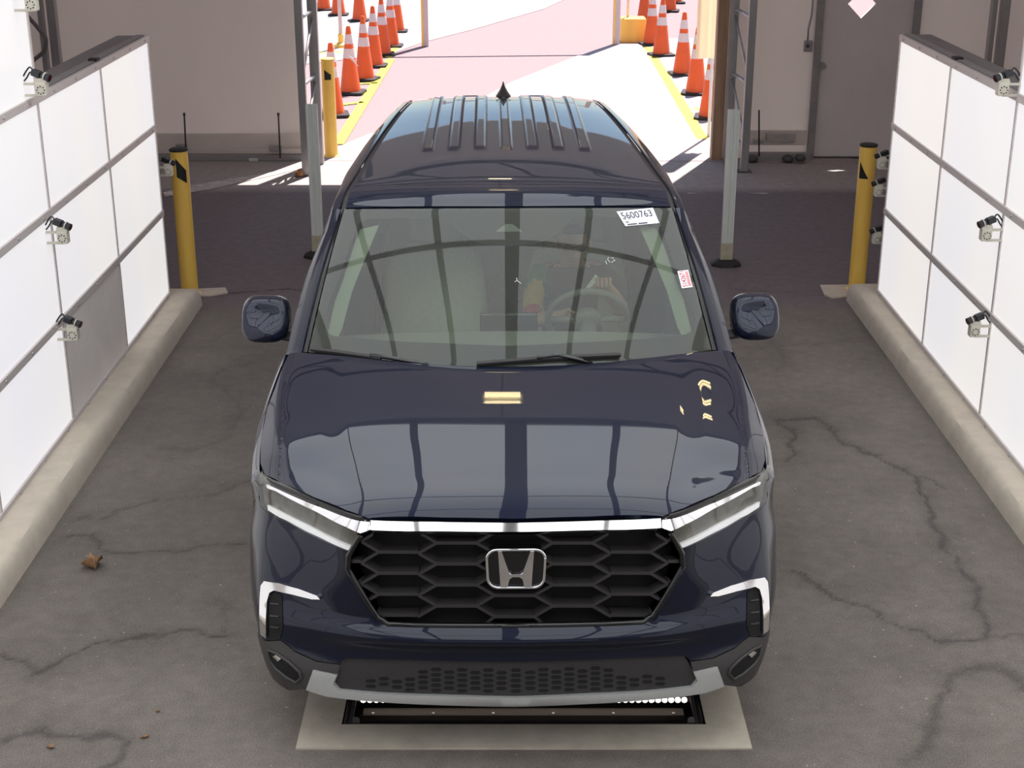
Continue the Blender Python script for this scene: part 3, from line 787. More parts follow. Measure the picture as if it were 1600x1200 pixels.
# roof trusses and tube lights
for k, y in enumerate((8.6, 10.4, 12.4, 14.2)):
    t = thing('roof_truss', 'aluminium roof truss, ' + ('nearest the light array', 'second behind the light array', 'third behind the light array', 'nearest the bay opening')[k], 'truss', (0, y, EAVE - .1))
    for z in (0, .35):
        mb = MB(); mb.box(((XL + XR) / 2, 0, z), (XR - XL - .1, .06, .06)); mb.build('chord', steel_dark, t)
    for j in range(9):
        x = XL + .6 + j * 1.2; mb = MB(); mb.tube([(x, 0, 0), (x + .6, 0, .35)], .02, 6); mb.build('brace', steel_dark, t)
tube_m = mat('fluorescent_tube', (1.0, .80, .45), rough=.4, noise=(20, .02), emit=12.0); tube_m.cycles.emission_sampling = 'NONE'
def tube_light(x, y, z, lab, n=2, L=.26):
    t = thing('tube_light', lab, 'ceiling lamp', (x, y, z), group='tube lights under the tent roof')
    mb = MB(); mb.box((0, 0, .03), (L + .04, .14, .03)); mb.build('fixture', white_pvc, t)
    mb = MB(); mb.cyl((0, 0, .04), (0, 0, EAVE + (RIDGE - EAVE) * (1 - abs(x - .15) / 5.75) - z), .008, n=8); mb.build('hanger', alu, t)
    for k in range(n):
        yy_ = (k - (n - 1) / 2) * .085; mb = MB(); mb.cyl((-L / 2, yy_, 0), (L / 2, yy_, 0), .016, n=10); mb.build('tube', tube_m, t)
tube_light(-.06, 9.19, 4.0, 'twin tube lamp mirrored in the middle of the hood')
tube_light(-.065, 9.87, 4.0, 'single tube lamp mirrored at the rear edge of the hood', 1)
tube_light(-.13, 13.75, 4.2, 'single tube lamp mirrored in the roof of the car', 1)
tube_light(2.15, 9.41, 4.0, 'twin tube lamp mirrored near the edge of the hood')
# ================================================================== the car
CAR_LOC = np.array([0.014, 4.41, 0.0]); CAR_RZ = math.radians(0.9)
car = thing('car', 'dark blue three-row SUV with black honeycomb grille parked nose toward the camera', 'car', tuple(CAR_LOC), CAR_RZ)
paint = mat('navy_paint', (0.0065, 0.0095, 0.026), rough=0.34, metal=0.35, coat=1.0, coat_rough=0.015, noise=(900, 0.18), spec=0.1)
gloss_black = mat('gloss_black', (0.006, 0.006, 0.007), rough=0.12, coat=0.6, noise=(40, 0.1))
matte_black = mat('matte_black_plastic', (0.030, 0.027, 0.028), rough=0.55, noise=(120, 0.2), bump=(600, 0.15))
deep_black = mat('deep_black', (0.003, 0.003, 0.003), rough=0.8, noise=(60, 0.2))
cladding = mat('grey_cladding', (0.046, 0.042, 0.042), rough=0.5, noise=(150, 0.12), bump=(700, 0.15))
chrome = mat('chrome', (0.92, 0.92, 0.93), rough=0.06, metal=1.0, noise=(30, 0.02))
silver = mat('silver_plastic', (0.48, 0.49, 0.48), rough=0.38, metal=0.35, noise=(90, 0.05))
ws_glass = glass_mat('windshield_glass', (0.86, 0.96, 0.82), 1.1, haze=.055)
front_glass = glass_mat('front_side_glass', (0.84, 0.95, 0.82), 1.3)
side_glass = glass_mat('privacy_glass', (0.10, 0.11, 0.11), 1.5)
lens_glass = glass_mat('headlight_lens', (0.80, 0.80, 0.78), 1.6)

def car_to_world(P):
    c, s = math.cos(CAR_RZ), math.sin(CAR_RZ); P = np.asarray(P, float)
    return np.stack([CAR_LOC[0] + P[..., 0] * c - P[..., 1] * s, CAR_LOC[1] + P[..., 0] * s + P[..., 1] * c, P[..., 2]], -1)

# ---- lower shell: rows of plan curves, front centre round to the rear centre
F = {  # z of row: front stations (x, y)
 .20: [(0, .07), (.25, .075), (.5, .095), (.69, .14), (.79, .21), (.855, .30), (.90, .44)],
 .25: [(0, .00), (.25, .006), (.5, .026), (.70, .062), (.82, .11), (.885, .19), (.932, .38)],
 .33: [(0, .012), (.25, .018), (.5, .036), (.71, .068), (.84, .115), (.905, .19), (.95, .37)],
 .44: [(0, .028), (.25, .033), (.5, .052), (.72, .095), (.86, .15), (.92, .215), (.965, .39)],
 .50: [(0, -.012), (.25, -.006), (.5, .022), (.72, .09), (.86, .16), (.926, .228), (.972, .40)],
 .56: [(0, .038), (.25, .043), (.5, .062), (.72, .122), (.86, .19), (.93, .262), (.978, .43)],
 .68: [(0, .032), (.25, .038), (.5, .062), (.72, .155), (.85, .24), (.925, .325), (.98, .48)],
 .80: [(0, .026), (.25, .034), (.5, .064), (.72, .19), (.84, .295), (.91, .375), (.968, .52)],
}
TOPF = [(0, .03, .955), (.25, .037, .955), (.5, .055, .95), (.70, .222, .949), (.83, .346, .945), (.897, .42, .94), (.938, .53, .93)]
SIDE_Y = [.95, 1.45, 2.2, 3.2, 4.1, 4.62]
SX = {.20: .915, .25: .945, .33: .962, .44: .975, .50: .98, .56: .985, .68: .992, .80: .992}
REAR = [(.90, 4.86), (.62, 4.98), (0, 5.02)]
TOPS = [(.967, .95, 1.0), (.945, 1.45, 1.067), (.928, 2.2, 1.08), (.925, 3.2, 1.10), (.91, 4.1, 1.12), (.87, 4.62, 1.13), (.80, 4.80, 1.13), (.58, 4.90, 1.13), (0, 4.93, 1.13)]
rows, tt = [], []
for z in sorted(F):
    r = [(x, y, z) for x, y in F[z]]
    for k, y in enumerate(SIDE_Y): r.append((SX[z] * (1.0, 1.0, 1.0, 1.0, .985, .955)[k], y, z))
    r += [(x, y - (.06 if z < .3 else 0), z) for x, y in REAR]
    rows.append(r); tt.append(z)
top = TOPF + TOPS
mid = []
SH = {7: (1.000, .942), 8: (.985, 1.000), 9: (.975, 1.005), 10: (.970, 1.02), 11: (.953, 1.04), 12: (.915, 1.05)}
for k in range(len(top)):
    a_, b_ = np.array(rows[-1][k]), np.array(top[k])
    if k in SH: mid.append((SH[k][0], b_[1], SH[k][1]))
    elif k == 6: mid.append((.972, .53, .885))
    else: mid.append(tuple(a_ + (b_ - a_) * .70))
rows.append(mid); tt.append(.90)
rows.append(top); tt.append(.945)
rows = np.array(rows)
ref = rows[6]
ss = np.concatenate([[0], np.cumsum(np.linalg.norm(np.diff(ref, axis=0), axis=1))])
SHELL = BiGrid(ss, tt, rows)
S_MAX, T_MIN, T_MAX = ss[-1], tt[0], tt[-1]

# ---- hood height field
def z_hood(x, y):
    x = np.abs(np.asarray(x, float)); y = np.asarray(y, float)
    z0 = pchip([0.0, .03, .07, .14, .26, .5, .8, 1.1, 1.45], [.935, .955, .977, .996, 1.011, 1.0405, 1.0825, 1.1205, 1.151], y)
    xc = pchip([0, .42, .584, .895, 1.19, 1.5], [.80, .845, .863, .895, .912, .925], y)
    zc = pchip([0, .216, .35, .42, .584, .895, 1.19, 1.5], [.80, .897, .938, .956, .998, 1.04, 1.077, 1.11], y)
    q = np.clip(x / xc, 0, 1)
    z = z0 + (zc - z0) * q ** 4
    xl = pchip([0, .06, .356, .71, 1.1], [.48, .50, .56, .62, .66], y)
    z = z - .010 * smoothstep(x, xl, xl + .11) * (1 - smoothstep(y, .80, 1.2)) * smoothstep(y - (x - .5) * .75, .05, .25)
    k = .014
    z = z - .72 * k * np.logaddexp(0, (x - xc - .01) / k)
    return z
HOOD = lambda x, y: np.stack([np.asarray(x, float), np.asarray(y, float), z_hood(x, y)], -1)

# ---- windscreen, roof, greenhouse
def WS(x, t):
    x = np.asarray(x, float); t = np.asarray(t, float)
    X = x * (.842 + (.728 - .842) * t)
    Y = (1.10 + .24 * x * x) * (1 - t) + (1.79 + .125 * x * x) * t - .012 * np.sin(np.pi * np.clip(t, 0, 1))
    Z = (1.116 - .016 * x * x) * (1 - t) + (1.60 - .032 * x * x) * t + .018 * np.sin(np.pi * np.clip(t, 0, 1))
    return np.stack([X, Y, Z], -1)
hw = lambda y: pchip([1.7, 1.92, 2.4, 3.3, 4.2, 4.5], [.732, .720, .672, .602, .522, .49], y)
zr = lambda y: pchip([1.78, 1.80, 1.87, 1.935, 2.0, 2.2, 2.6, 3.1, 3.6, 4.0, 4.25, 4.5], [1.60, 1.606, 1.632, 1.651, 1.659, 1.671, 1.688, 1.702, 1.708, 1.700, 1.678, 1.63], y)
def z_roof(x, y):
    x = np.asarray(x, float); y = np.asarray(y, float)
    q = np.clip(np.abs(x) / hw(y), 0, 1.2)
    z = zr(y - .11 * q * q) - .034 * q ** 2.4
    c = np.mod(x / .128 + .5, 1.0) - .5                    # seven pressed ribs
    rib = smoothstep(.22 - np.abs(c), 0, .055) * (np.abs(x) < .128 * 3.5)
    end = smoothstep(y - 2.62 - .10 * (np.abs(c) / .21) ** 2 * 0, 0, .06)
    return z + .010 * rib * end
ROOF = lambda x, y: np.stack([np.asarray(x, float), np.asarray(y, float), z_roof(x, y)], -1)
belt = BiGrid(SIDE_Y + [4.80], [0, 1], [TOPS[:7]] * 2)
def GH(y, t):
    y = np.asarray(y, float); t = np.asarray(t, float)
    b = belt(np.clip(y, 1.0, 4.8), np.zeros_like(y)); yb = np.clip(y, 1.0, 4.8)
    top = np.stack([hw(y) + .078 + .035 * smoothstep(y, 1.95, 2.6), y, zr(y - .11) - .088], -1)
    b[..., 1] = y
    p = b * (1 - t[..., None]) + top * t[..., None]
    p[..., 0] += .018 * np.sin(np.pi * np.clip(t, 0, 1))
    return p

# ---- from photograph pixels to surface parameters
_PX_CACHE = {}
def px_param(surf, dom, pts, side=-1, n=(340, 170)):
    fl = np.array([side, 1, 1.0]); key = (id(surf), dom, side)
    if key not in _PX_CACHE:
        u = np.linspace(dom[0], dom[1], n[0]); v = np.linspace(dom[2], dom[3], n[1]); U, V = np.meshgrid(u, v)
        uv = np.stack([U.ravel(), V.ravel()], 1)
        P, N = surf_normal(surf, uv, CAR_MID)
        W = car_to_world(P * fl); NW = car_to_world((P + N * .01) * fl) - W
        face = np.sum(NW * (np.array([0, 0, CAM_H]) - W), 1) > -1e-4
        _PX_CACHE[key] = (uv, project(W), np.where(face, 0, 400.0), surf)
    uv, Q, pen, _ = _PX_CACHE[key]; out = []
    for p in pts:
        d = np.sum((Q - np.array(p)) ** 2, 1) + pen
        c = uv[np.argmin(d)].copy()
        for _ in range(5):
            e = 1e-4
            st = np.array([c, c + [e, 0], c + [0, e]])
            q = project(car_to_world(surf(st[:, 0], st[:, 1]) * fl))
            J = np.stack([(q[1] - q[0]) / e, (q[2] - q[0]) / e], 1)
            dlt = np.linalg.solve(J.T @ J + 1e-3 * np.eye(2), J.T @ (np.array(p) - q[0]))
            c = np.clip(c + np.clip(dlt, -.05, .05), [dom[0], dom[2]], [dom[1], dom[3]])
        out.append(c)
    return [tuple(c) for c in out]
FRONT_S = float(np.interp(7.6, np.arange(len(ss)), ss))
sh = lambda pts, side=-1: px_param(SHELL, (0, FRONT_S, T_MIN, T_MAX), pts, side)
def yz_param(pts):
    """(y, z) on the flank -> shell parameters"""
    if 'yz' not in _PX_CACHE:
        U, V = np.meshgrid(np.linspace(ss[5], ss[12], 700), np.linspace(T_MIN, T_MAX, 160)); uv = np.stack([U.ravel(), V.ravel()], 1)
        _PX_CACHE['yz'] = (uv, SHELL(uv[:, 0], uv[:, 1]))
    uv, P = _PX_CACHE['yz']
    return [tuple(uv[np.argmin((P[:, 1] - y) ** 2 + (P[:, 2] - z) ** 2)]) for y, z in pts]
def centre(pts, n=1):      # snap the first and last n points to the centre line
    pts = [tuple(p) for p in pts]
    for i in range(n): pts[i] = (0.0, pts[i][1])
    pts[-1] = (0.0, pts[-1][1])
    return pts

# ---- dark inner body that closes the gaps
def offset_surface_mesh(name, surf, us, vs, off, m):
    U, V = np.meshgrid(us, vs); uv = np.stack([U.ravel(), V.ravel()], 1)
    P, N = surf_normal(surf, uv, CAR_MID); P = P + N * off
    a, b = len(us), len(vs)
    P2 = P * np.array([-1, 1, 1.0])
    f = [(j * a + i, j * a + i + 1, (j + 1) * a + i + 1, (j + 1) * a + i) for j in range(b - 1) for i in range(a - 1)]
    n0 = len(P)
    me = bpy.data.meshes.new(name); me.from_pydata(np.vstack([P, P2]).tolist(), [], f + [tuple(n0 + i for i in reversed(q)) for q in f])
    me.materials.append(m); me.polygons.foreach_set('use_smooth', [True] * len(me.polygons))
    return me
mb = MB()
mb.box((0, 2.5, .28), (1.5, 4.3, .10))                                   # floor pan
mb.box((0, 1.05, .58), (1.1, 1.1, .50))                                  # engine bay block
mb.box((0, 4.45, .60), (1.5, .6, .55))
mb.build('underbody', deep_black, car)

# ---- bumper cover
GR_OUT = [(804, 978), (607, 976), (589, 967), (541, 889), (542, 868), (546, 862)]
HL_LOW = [(546, 862), (500, 843), (450, 816), (436, 812), (416, 800), (407, 790)]
BODY_LOW = [(398, 976), (411, 999), (438, 999), (448, 1006), (461, 1017), (494, 1032), (532, 1037), (541, 1028), (640, 1031), (804, 1034)]
p_split = yz_param([(.50, .79), (.55, .70), (.55, .47), (.40, .455)])
bump_poly = centre(sh(GR_OUT) + sh([(500, 843), (450, 816), (436, 812), (416, 800), (407, 790), (404, 775)]) + p_split + sh(BODY_LOW))
patch('bumper_cover', SHELL, bump_poly, paint, car, mirror=True, res=.022)
# cladding of the lower bumper corners
cl = sh([(398, 978), (411, 1001), (438, 1001), (448, 1008), (461, 1019), (494, 1034), (531, 1039), (527, 1053), (490, 1045), (478, 1076)]) + \
     [(ss[4] + .02, .235), (ss[5], .225)] + yz_param([(.42, .22), (.50, .30), (.55, .455), (.40, .45)])
patch('bumper_cladding', SHELL, cl, cladding, car, both=True, res=.022)
pocket = sh([(420, 1015), (432, 1020), (452, 1034), (468, 1049), (471, 1058), (463, 1066), (448, 1058), (430, 1043), (421, 1030)])
for sd, lab in ((1, None), (-1, None)):
    pk = obj('fog_lamp_pocket', patch_mesh('fog_lamp_pocket', SHELL, pocket, deep_black, res=.02, off=.002, skirt=.004, side=sd), car)  # black sheet painted in for the dark hollow around the lamp
    fl_ = sh([(428, 1025), (436, 1021), (442, 1027), (436, 1033)])
    obj('fog_lamp', patch_mesh('fog_lamp', SHELL, fl_, chrome, res=.01, off=.006, skirt=.004, side=sd), pk)
rim = [tuple(SHELL(np.array([a]), np.array([b]))[0] + np.array([0, -.004, 0])) for a, b in pocket]
for sd in (1, -1):
    mb = MB(); mb.tube([(sd * p[0], p[1], p[2]) for p in rim + rim[:2]], .006, 8); mb.build('pocket_rim', cladding, car, smooth=True)
# lower grille and silver skid trim
lg = centre(sh([(804, 1035), (640, 1032), (547, 1028), (540, 1030), (529, 1050), (523, 1067), (530, 1077), (600, 1083), (690, 1086), (804, 1089)]))
low_grille = patch('lower_grille', SHELL, lg, matte_black, car, mirror=True, res=.02, off=-.012, skirt=.0)
sk = centre(sh([(804, 1090), (690, 1087), (600, 1084), (530, 1078), (521, 1068), (527, 1054), (490, 1046), (479, 1077), (510, 1087), (570, 1094), (690, 1100), (804, 1102)]))
patch('skid_trim', SHELL, sk, silver, car, mirror=True, res=.02, off=.006, skirt=.03)
def hexa(cx, cy, w, h): return [(cx - w, cy), (cx - w * .62, cy - h), (cx + w * .62, cy - h), (cx + w, cy), (cx + w * .62, cy + h), (cx - w * .62, cy + h)]
cells = []
for col in range(-14, 15):
    for row in range(5):
        cx = 804 + col * 20.5; cy = 1049 + row * 8.2 + (4.1 if col % 2 else 0) - abs(col) ** 2 * .028
        lim = 7 if row < 2 else (11 if row < 4 else 8)
        if abs(col) <= lim and cy < 1084: cells.append((cx, cy))
for cx, cy in cells:  # flat black sheets stand in for the dark open cells
    if cx > 804.5: continue
    if cx > 803:                                           # the middle column straddles the centre line
        par = sh([(806, cy - 2.6), (800.7, cy - 2.6), (797.4, cy), (800.7, cy + 2.6), (806, cy + 2.6)])
        par = [(0.0, par[0][1])] + par[1:-1] + [(0.0, par[-1][1])]
        obj('grille_cell', patch_mesh('grille_cell', SHELL, par, deep_black, res=.05, off=-.0105, skirt=.003, mirror=True, symm_fix=False), low_grille)
        continue
    par = sh(hexa(cx, cy, 8.6, 2.6))
    for sd in (1, -1):
        obj('grille_cell', patch_mesh('grille_cell', SHELL, par, deep_black, res=.05, off=-.0105, skirt=.003, side=sd, symm_fix=False), low_grille)
# ---- upper grille
gi = centre(sh([(804, 829), (640, 828), (579, 828), (563, 835), (543, 868), (542, 889), (590, 967), (607, 975), (804, 977)]))
grille = obj('grille', patch_mesh('grille', SHELL, gi, deep_black, res=.03, off=-.075, skirt=0, mirror=True), car)
outline_px = [(800, 977), (607, 975), (590, 966), (543, 889), (544, 869), (563, 836)]
rim2 = sh(outline_px); rim2[0] = (0.0, rim2[0][1])
for sd in (1, -1):
    mb = MB()
    pts = []
    for k in range(len(rim2) - 1):
        for j in range(6):
            a = np.array(rim2[k]) + (np.array(rim2[k + 1]) - np.array(rim2[k])) * j / 6
            pts.append(a)
    pts.append(np.array(rim2[-1])); pts = np.array(pts)
    P, N = surf_normal(SHELL, pts, CAR_MID); P = P - N * .004
    mb.tube([(sd * p[0], p[1], p[2]) for p in P], .011, 10); mb.build('grille_frame', gloss_black, car, smooth=True)
def clip_seg(a, b, poly):
    """clip a segment by a convex polygon (pixel space)"""
    a, b = np.array(a, float), np.array(b, float); t0, t1 = 0.0, 1.0; c = poly.mean(0)
    for i in range(len(poly)):
        p, q = poly[i], poly[(i + 1) % len(poly)]
        n = np.array([q[1] - p[1], p[0] - q[0]])
        if n @ (c - p) < 0: n = -n
        da, db = n @ (a - p), n @ (b - p)
        if da < 0 and db < 0: return None
        if da < 0: t0 = max(t0, da / (da - db))
        elif db < 0: t1 = min(t1, da / (da - db))
    return None if t1 - t0 < .05 else (a + (b - a) * t0, a + (b - a) * t1)
hex_poly = np.array([(579, 831), (804, 834), (1029, 831), (1045, 837), (1064, 870), (1066, 889), (1018, 966), (1001, 974), (804, 976), (607, 974), (590, 966), (542, 889), (544, 870), (563, 837)], float)
grille_plastic = mat('grille_plastic', (.036, .033, .034), rough=.5, noise=(120, .2))
def grille_strip(segs, name, depth=.048, th=.0062):
    mb = MB()
    for a, b in segs:
        k = 3 if abs(a[0] - b[0]) > 40 else 1
        for j in range(k):
            q = [a + (b - a) * j / k, a + (b - a) * (j + 1) / k]
            par = []
            for p in q:
                sd = -1 if p[0] <= 804 else 1
                par.append((sh([p], sd)[0], sd))
            vs = []
            for (u, v), sd in par:
                P, N = surf_normal(SHELL, np.array([[u, v]]), CAR_MID); P, N = P[0], N[0]
                for o in (-.010, -.010 - depth):
                    for zz in (-th, th):
                        w = P + N * o + np.array([0, 0, zz * (1.0 if o > -.02 else .6)]); vs.append((w[0] * sd, w[1], w[2]))
            mb.add(vs, [(0, 1, 5, 4), (2, 6, 7, 3), (1, 3, 7, 5), (0, 4, 6, 2), (0, 2, 3, 1), (4, 5, 7, 6)])
    if mb.v: mb.build(name, grille_plastic, grille)
ROWP, COLP, BAR = 33.0, 91.0, 31.0
for c in range(-3, 4):
    xc = 804 + c * COLP
    curve = -(c * c) * .55
    ys = [851 + 33 * k + curve for k in range(-1, 4)] if c % 2 else [834 + 33 * k + curve for k in range(0, 5)]
    for y in ys:
        segs = []
        for a, b in (((xc - BAR, y), (xc + BAR, y)), ((xc + BAR, y), (xc + COLP - BAR, y + ROWP / 2)), ((xc + BAR, y), (xc + COLP - BAR, y - ROWP / 2)),
                     ((xc - BAR, y), (xc - COLP + BAR, y + ROWP / 2)), ((xc - BAR, y), (xc - COLP + BAR, y - ROWP / 2))):
            if c not in (-3, 3) and a[0] != xc - BAR and False: continue
            if a[0] < xc and b[0] < a[0] and c > 0: continue
            if a[0] > xc and b[0] > a[0] and c < 0: continue
            s = clip_seg(a, b, hex_poly)
            if s is not None: segs.append(s)
        while segs:                                       # one object for each connected run
            run = [segs.pop(0)]; grown = True
            while grown:
                grown = False
                for s in list(segs):
                    if any(np.linalg.norm(p - q) < 1 for r in run for p in r for q in s): run.append(s); segs.remove(s); grown = True
            grille_strip(run, 'grille_bar')
# chrome strip over the grille
def tilted(top_pts, k, lift=.004):
    """the shell surface, leaning outwards below the line top_pts so that it faces up"""
    o = sorted(top_pts); ts = [p[0] for p in o]; tv = [p[1] for p in o]
    def f(s, t):
        s = np.maximum(np.asarray(s, float), 0); t = np.asarray(t, float); e = 1e-3
        P = SHELL(s, t); T = SHELL(s + e, t) - SHELL(np.maximum(s - e, 0), t)
        out = np.stack([T[..., 1], -T[..., 0], 0 * s], -1); out /= np.maximum(np.linalg.norm(out, axis=-1, keepdims=True), 1e-9)
        return P + out * (lift + k * (np.interp(s, ts, tv) - t))[..., None]
    return f
cs_top = [(804, 817), (700, 816), (640, 815), (579, 813)]
STRIP = tilted(sh(cs_top), .95)
cs = centre(px_param(STRIP, (0, 1.2, .7, T_MAX), cs_top + [(579, 828), (640, 830), (700, 830), (804, 831)]))
patch('chrome_strip', STRIP, cs, chrome, car, mirror=True, res=.014, skirt=.03)
# emblem
(eu, ev), = sh([(804, 888)])
EP, EN = surf_normal(SHELL, np.array([[0.0, ev]]), CAR_MID); EP = EP[0]; EN = np.array([0, EN[0][1], EN[0][2]]); EN /= np.linalg.norm(EN)
EX = np.array([1.0, 0, 0]); EZ = np.cross(EN, EX); EZ = EZ if EZ[2] > 0 else -EZ
emz = 1 / 445.0 / 1.0
def em_pt(x, y, o): return tuple(EP + EX * x + EZ * y + EN * o)
def round_rect(w, h, r, k=6, taper=0.0):
    pts = []
    for (sx, sy, a0) in ((1, 1, 0), (-1, 1, 90), (-1, -1, 180), (1, -1, 270)):
        for j in range(k + 1):
            a = math.radians(a0 + 90 * j / k)
            x = sx * (w - r) + r * math.cos(a); y = sy * (h - r) + r * math.sin(a)
            pts.append((x * (1 + taper * y / h), y))
    return pts
U = .00228                                             # metres for one photograph pixel here
emb = MB(); outer = round_rect(44 * U, 33.5 * U, 16 * U, taper=.03)
emb.prism(outer, em_pt(0, 0, -.03), EX, EZ, EN * .028)
emblem = emb.build('emblem', gloss_black, car)
mb = MB(); n = 40
ro = round_rect(43 * U, 32.5 * U, 16 * U, 9, .03)
ring_pts = [em_pt(x, y, .003) for x, y in ro]
mb.tube(ring_pts + ring_pts[:2], .0055, 8); mb.build('emblem_ring', chrome, emblem, smooth=True)
H = [(-27, 31), (-21.5, 31), (-10, -5.5), (-7, -8), (7, -8), (10, -5.5), (21.5, 31), (27, 31), (23.5, -30.5), (12.5, -30.5), (9.5, -17), (5, -13.5), (-5, -13.5), (-9.5, -17), (-12.5, -30.5), (-23.5, -30.5)]
mb = MB(); mb.prism([(x * U, y * U) for x, y in H], em_pt(0, 0, -.003), EX, EZ, EN * .012)
mb.build('emblem_letter', chrome, emblem, bevel=.002)

# ---- headlights
HL = [(405, 728), (413, 745), (436, 756), (490, 779), (540, 799), (568, 810), (579, 814), (579, 828), (563, 835), (545, 861), (500, 842), (450, 815), (436, 811), (416, 799), (407, 789), (404, 765)]
hl = sh(HL)
housing = mat('headlight_housing', (0.34, 0.335, 0.31), rough=0.35, noise=(25, 0.2), metal=.3)
bar_glint = mat('bar_wall_reflection', (0.95, 0.96, 1.0), rough=0.2, noise=(25, 0.03), emit=0.55)  # emission imitates the side walls mirrored in the lower chrome bar
top_bar = sh([(415, 756), (422, 757), (490, 787), (545, 808), (577, 814), (579, 827), (563, 833), (540, 823), (480, 793), (430, 767), (417, 762)])
low_bar = sh([(416, 789), (432, 797), (480, 821), (547, 855), (544, 861), (500, 841), (450, 815), (436, 809), (417, 797)])
tb_top = [(415, 756), (422, 757), (490, 787), (545, 808), (577, 814)]
HLBAR = tilted(sh(tb_top), .95, -.004)
top_bar = px_param(HLBAR, (.3, FRONT_S, .7, T_MAX), tb_top + [(579, 827), (563, 833), (540, 823), (480, 793), (430, 767), (417, 762)])
hood_band = sh([(416, 747), (436, 757), (490, 780), (540, 800), (566, 809), (560, 812), (536, 805), (480, 781), (430, 760)])
for sd in (1, -1):
    h_ = obj('headlight', patch_mesh('headlight', SHELL, hl, housing, res=.02, off=-.016, skirt=.0, side=sd), car)
    obj('chrome_bar', patch_mesh('chrome_bar', HLBAR, top_bar, chrome, res=.013, off=0, skirt=.012, side=sd), h_)
    obj('light_bar', patch_mesh('light_bar', SHELL, low_bar, bar_glint, res=.015, off=-.004, skirt=.01, side=sd), h_)  # bright bar, its mirrored wall light put in as glow
    obj('housing_band', patch_mesh('housing_band', SHELL, hood_band, matte_black, res=.015, off=.001, skirt=.01, side=sd), h_)  # black upper edge of the headlight housing
    obj('lens', patch_mesh('lens', SHELL, hl, lens_glass, res=.02, off=.0, skirt=0.0, side=sd), h_)

# ---- corner trims and vents
trim = sh([(410, 950), (412, 915), (417, 908), (440, 911), (470, 919), (498, 929), (503, 935), (490, 935), (460, 928), (432, 922), (425, 926), (421, 940), (420, 996), (412, 990)])
vent = sh([(424, 927), (433, 924), (441, 930), (443, 980), (438, 998), (421, 997), (422, 945)])
patch('corner_trim', SHELL, trim, chrome, car, both=True, res=.014, off=.014, skirt=.014)
for sd in (1, -1):
    v_ = obj('corner_vent', patch_mesh('corner_vent', SHELL, vent, deep_black, res=.02, off=.003, skirt=.003, side=sd), car)  # flat black overlay in place of a shaded recess
    for yy in (943, 962, 979):
        sl = sh([(424, yy - 1.5), (437, yy + 0), (437, yy + 2), (424, yy + 1)])
        obj('vent_slat', patch_mesh('vent_slat', SHELL, sl, cladding, res=.02, off=.007, skirt=.004, side=sd), v_)

# ---- flank: fender, doors, quarter, arches, rocker
def arc(cy, cz, r, a0, a1, n=14): return [(cy + r * math.cos(math.radians(a0 + (a1 - a0) * k / n)), cz + r * math.sin(math.radians(a0 + (a1 - a0) * k / n))) for k in range(n + 1)]
AX_F, AX_R, WR = .93, 3.80, .375
def top_at(y): return (float(np.interp(y, rows[-1][4:13, 1], ss[4:13])), T_MAX)
fend = sh([(390, 783), (405, 774), (404, 765), (405, 730)]) + [top_at(y) for y in (.55, .65, .8, .95, 1.1, 1.3, 1.5)] + yz_param([(1.5, .85), (1.5, .36)] + arc(AX_F, WR, .455, 0, 165, 14) + [(.56, .70), (.52, .77)])
patch('front_fender', SHELL, fend, paint, car, both=True, res=.03)
d1 = [top_at(y) for y in (1.51, 1.8, 2.2, 2.6)] + yz_param([(2.6, .85), (2.6, .36), (1.51, .36), (1.51, .85)])
d2 = [top_at(y) for y in (2.61, 3.0, 3.35)] + yz_param([(3.35, .80)] + arc(AX_R, WR, .455, 145, 180, 6) + [(3.34, .36), (2.61, .36), (2.61, .85)])
qp = [top_at(y) for y in (3.36, 3.8, 4.2, 4.6)] + yz_param([(4.6, .7), (4.6, .4)] + arc(AX_R, WR, .455, 0, 144, 12))
for nm, pl in (('front_door', d1), ('rear_door', d2), ('quarter_panel', qp)):
    patch(nm, SHELL, pl, paint, car, both=True, res=.06)
rear_pl = [top_at(4.61)] + [(s_, T_MAX) for s_ in (ss[13], ss[14], ss[15])] + [(ss[15], .3), (ss[14], .3), (ss[13], .3)] + yz_param([(4.61, .4), (4.61, .7)])
patch('tailgate', SHELL, [(min(s_, S_MAX), t_) for s_, t_ in rear_pl], paint, car, mirror=True, res=.08)
rk = yz_param([(1.40, .35), (3.32, .35), (3.32, .21), (1.40, .21)])
patch('rocker_cladding', SHELL, rk, cladding, car, both=True, res=.06)
for cy in (AX_F, AX_R):
    ring = arc(cy, WR, .455, -5, 185, 22) + list(reversed(arc(cy, WR, .40, -5, 185, 22)))
    patch('wheel_arch_trim', SHELL, yz_param(ring), cladding, car, both=True, res=.035, off=.006, skirt=.05)
rubber = mat('tyre_rubber', (0.012, 0.012, 0.012), rough=0.8, noise=(80, .3), bump=(90, .3))
alloy = mat('alloy_wheel', (0.25, 0.25, 0.26), rough=0.3, metal=0.9, noise=(30, .1))
def ring_x(x, r, n=36): return [(x, r * math.cos(2 * math.pi * k / n), r * math.sin(2 * math.pi * k / n)) for k in range(n)]
tyre = MB(); tyre.ring_loft([ring_x(x, r) for x, r in ((-.12, .25), (-.125, .30), (-.12, .355), (-.09, .375), (.09, .375), (.12, .355), (.125, .30), (.12, .25))], caps=False)
tyre_me = tyre.mesh('tyre', [rubber], True)
hub = MB(); hub.ring_loft([ring_x(x, r) for x, r in ((-.10, .25), (.11, .255), (.115, .235), (.05, .22), (.05, .02))], caps=True)
for k in range(5):
    a = 2 * math.pi * k / 5
    hub.box((.085, .13 * math.cos(a), .13 * math.sin(a)), (.03, .21, .05), Matrix.Rotation(a, 3, 'X'))
hub.cyl((.06, 0, 0), (.105, 0, 0), .05)
hub_me = hub.mesh('wheel_rim', [alloy])
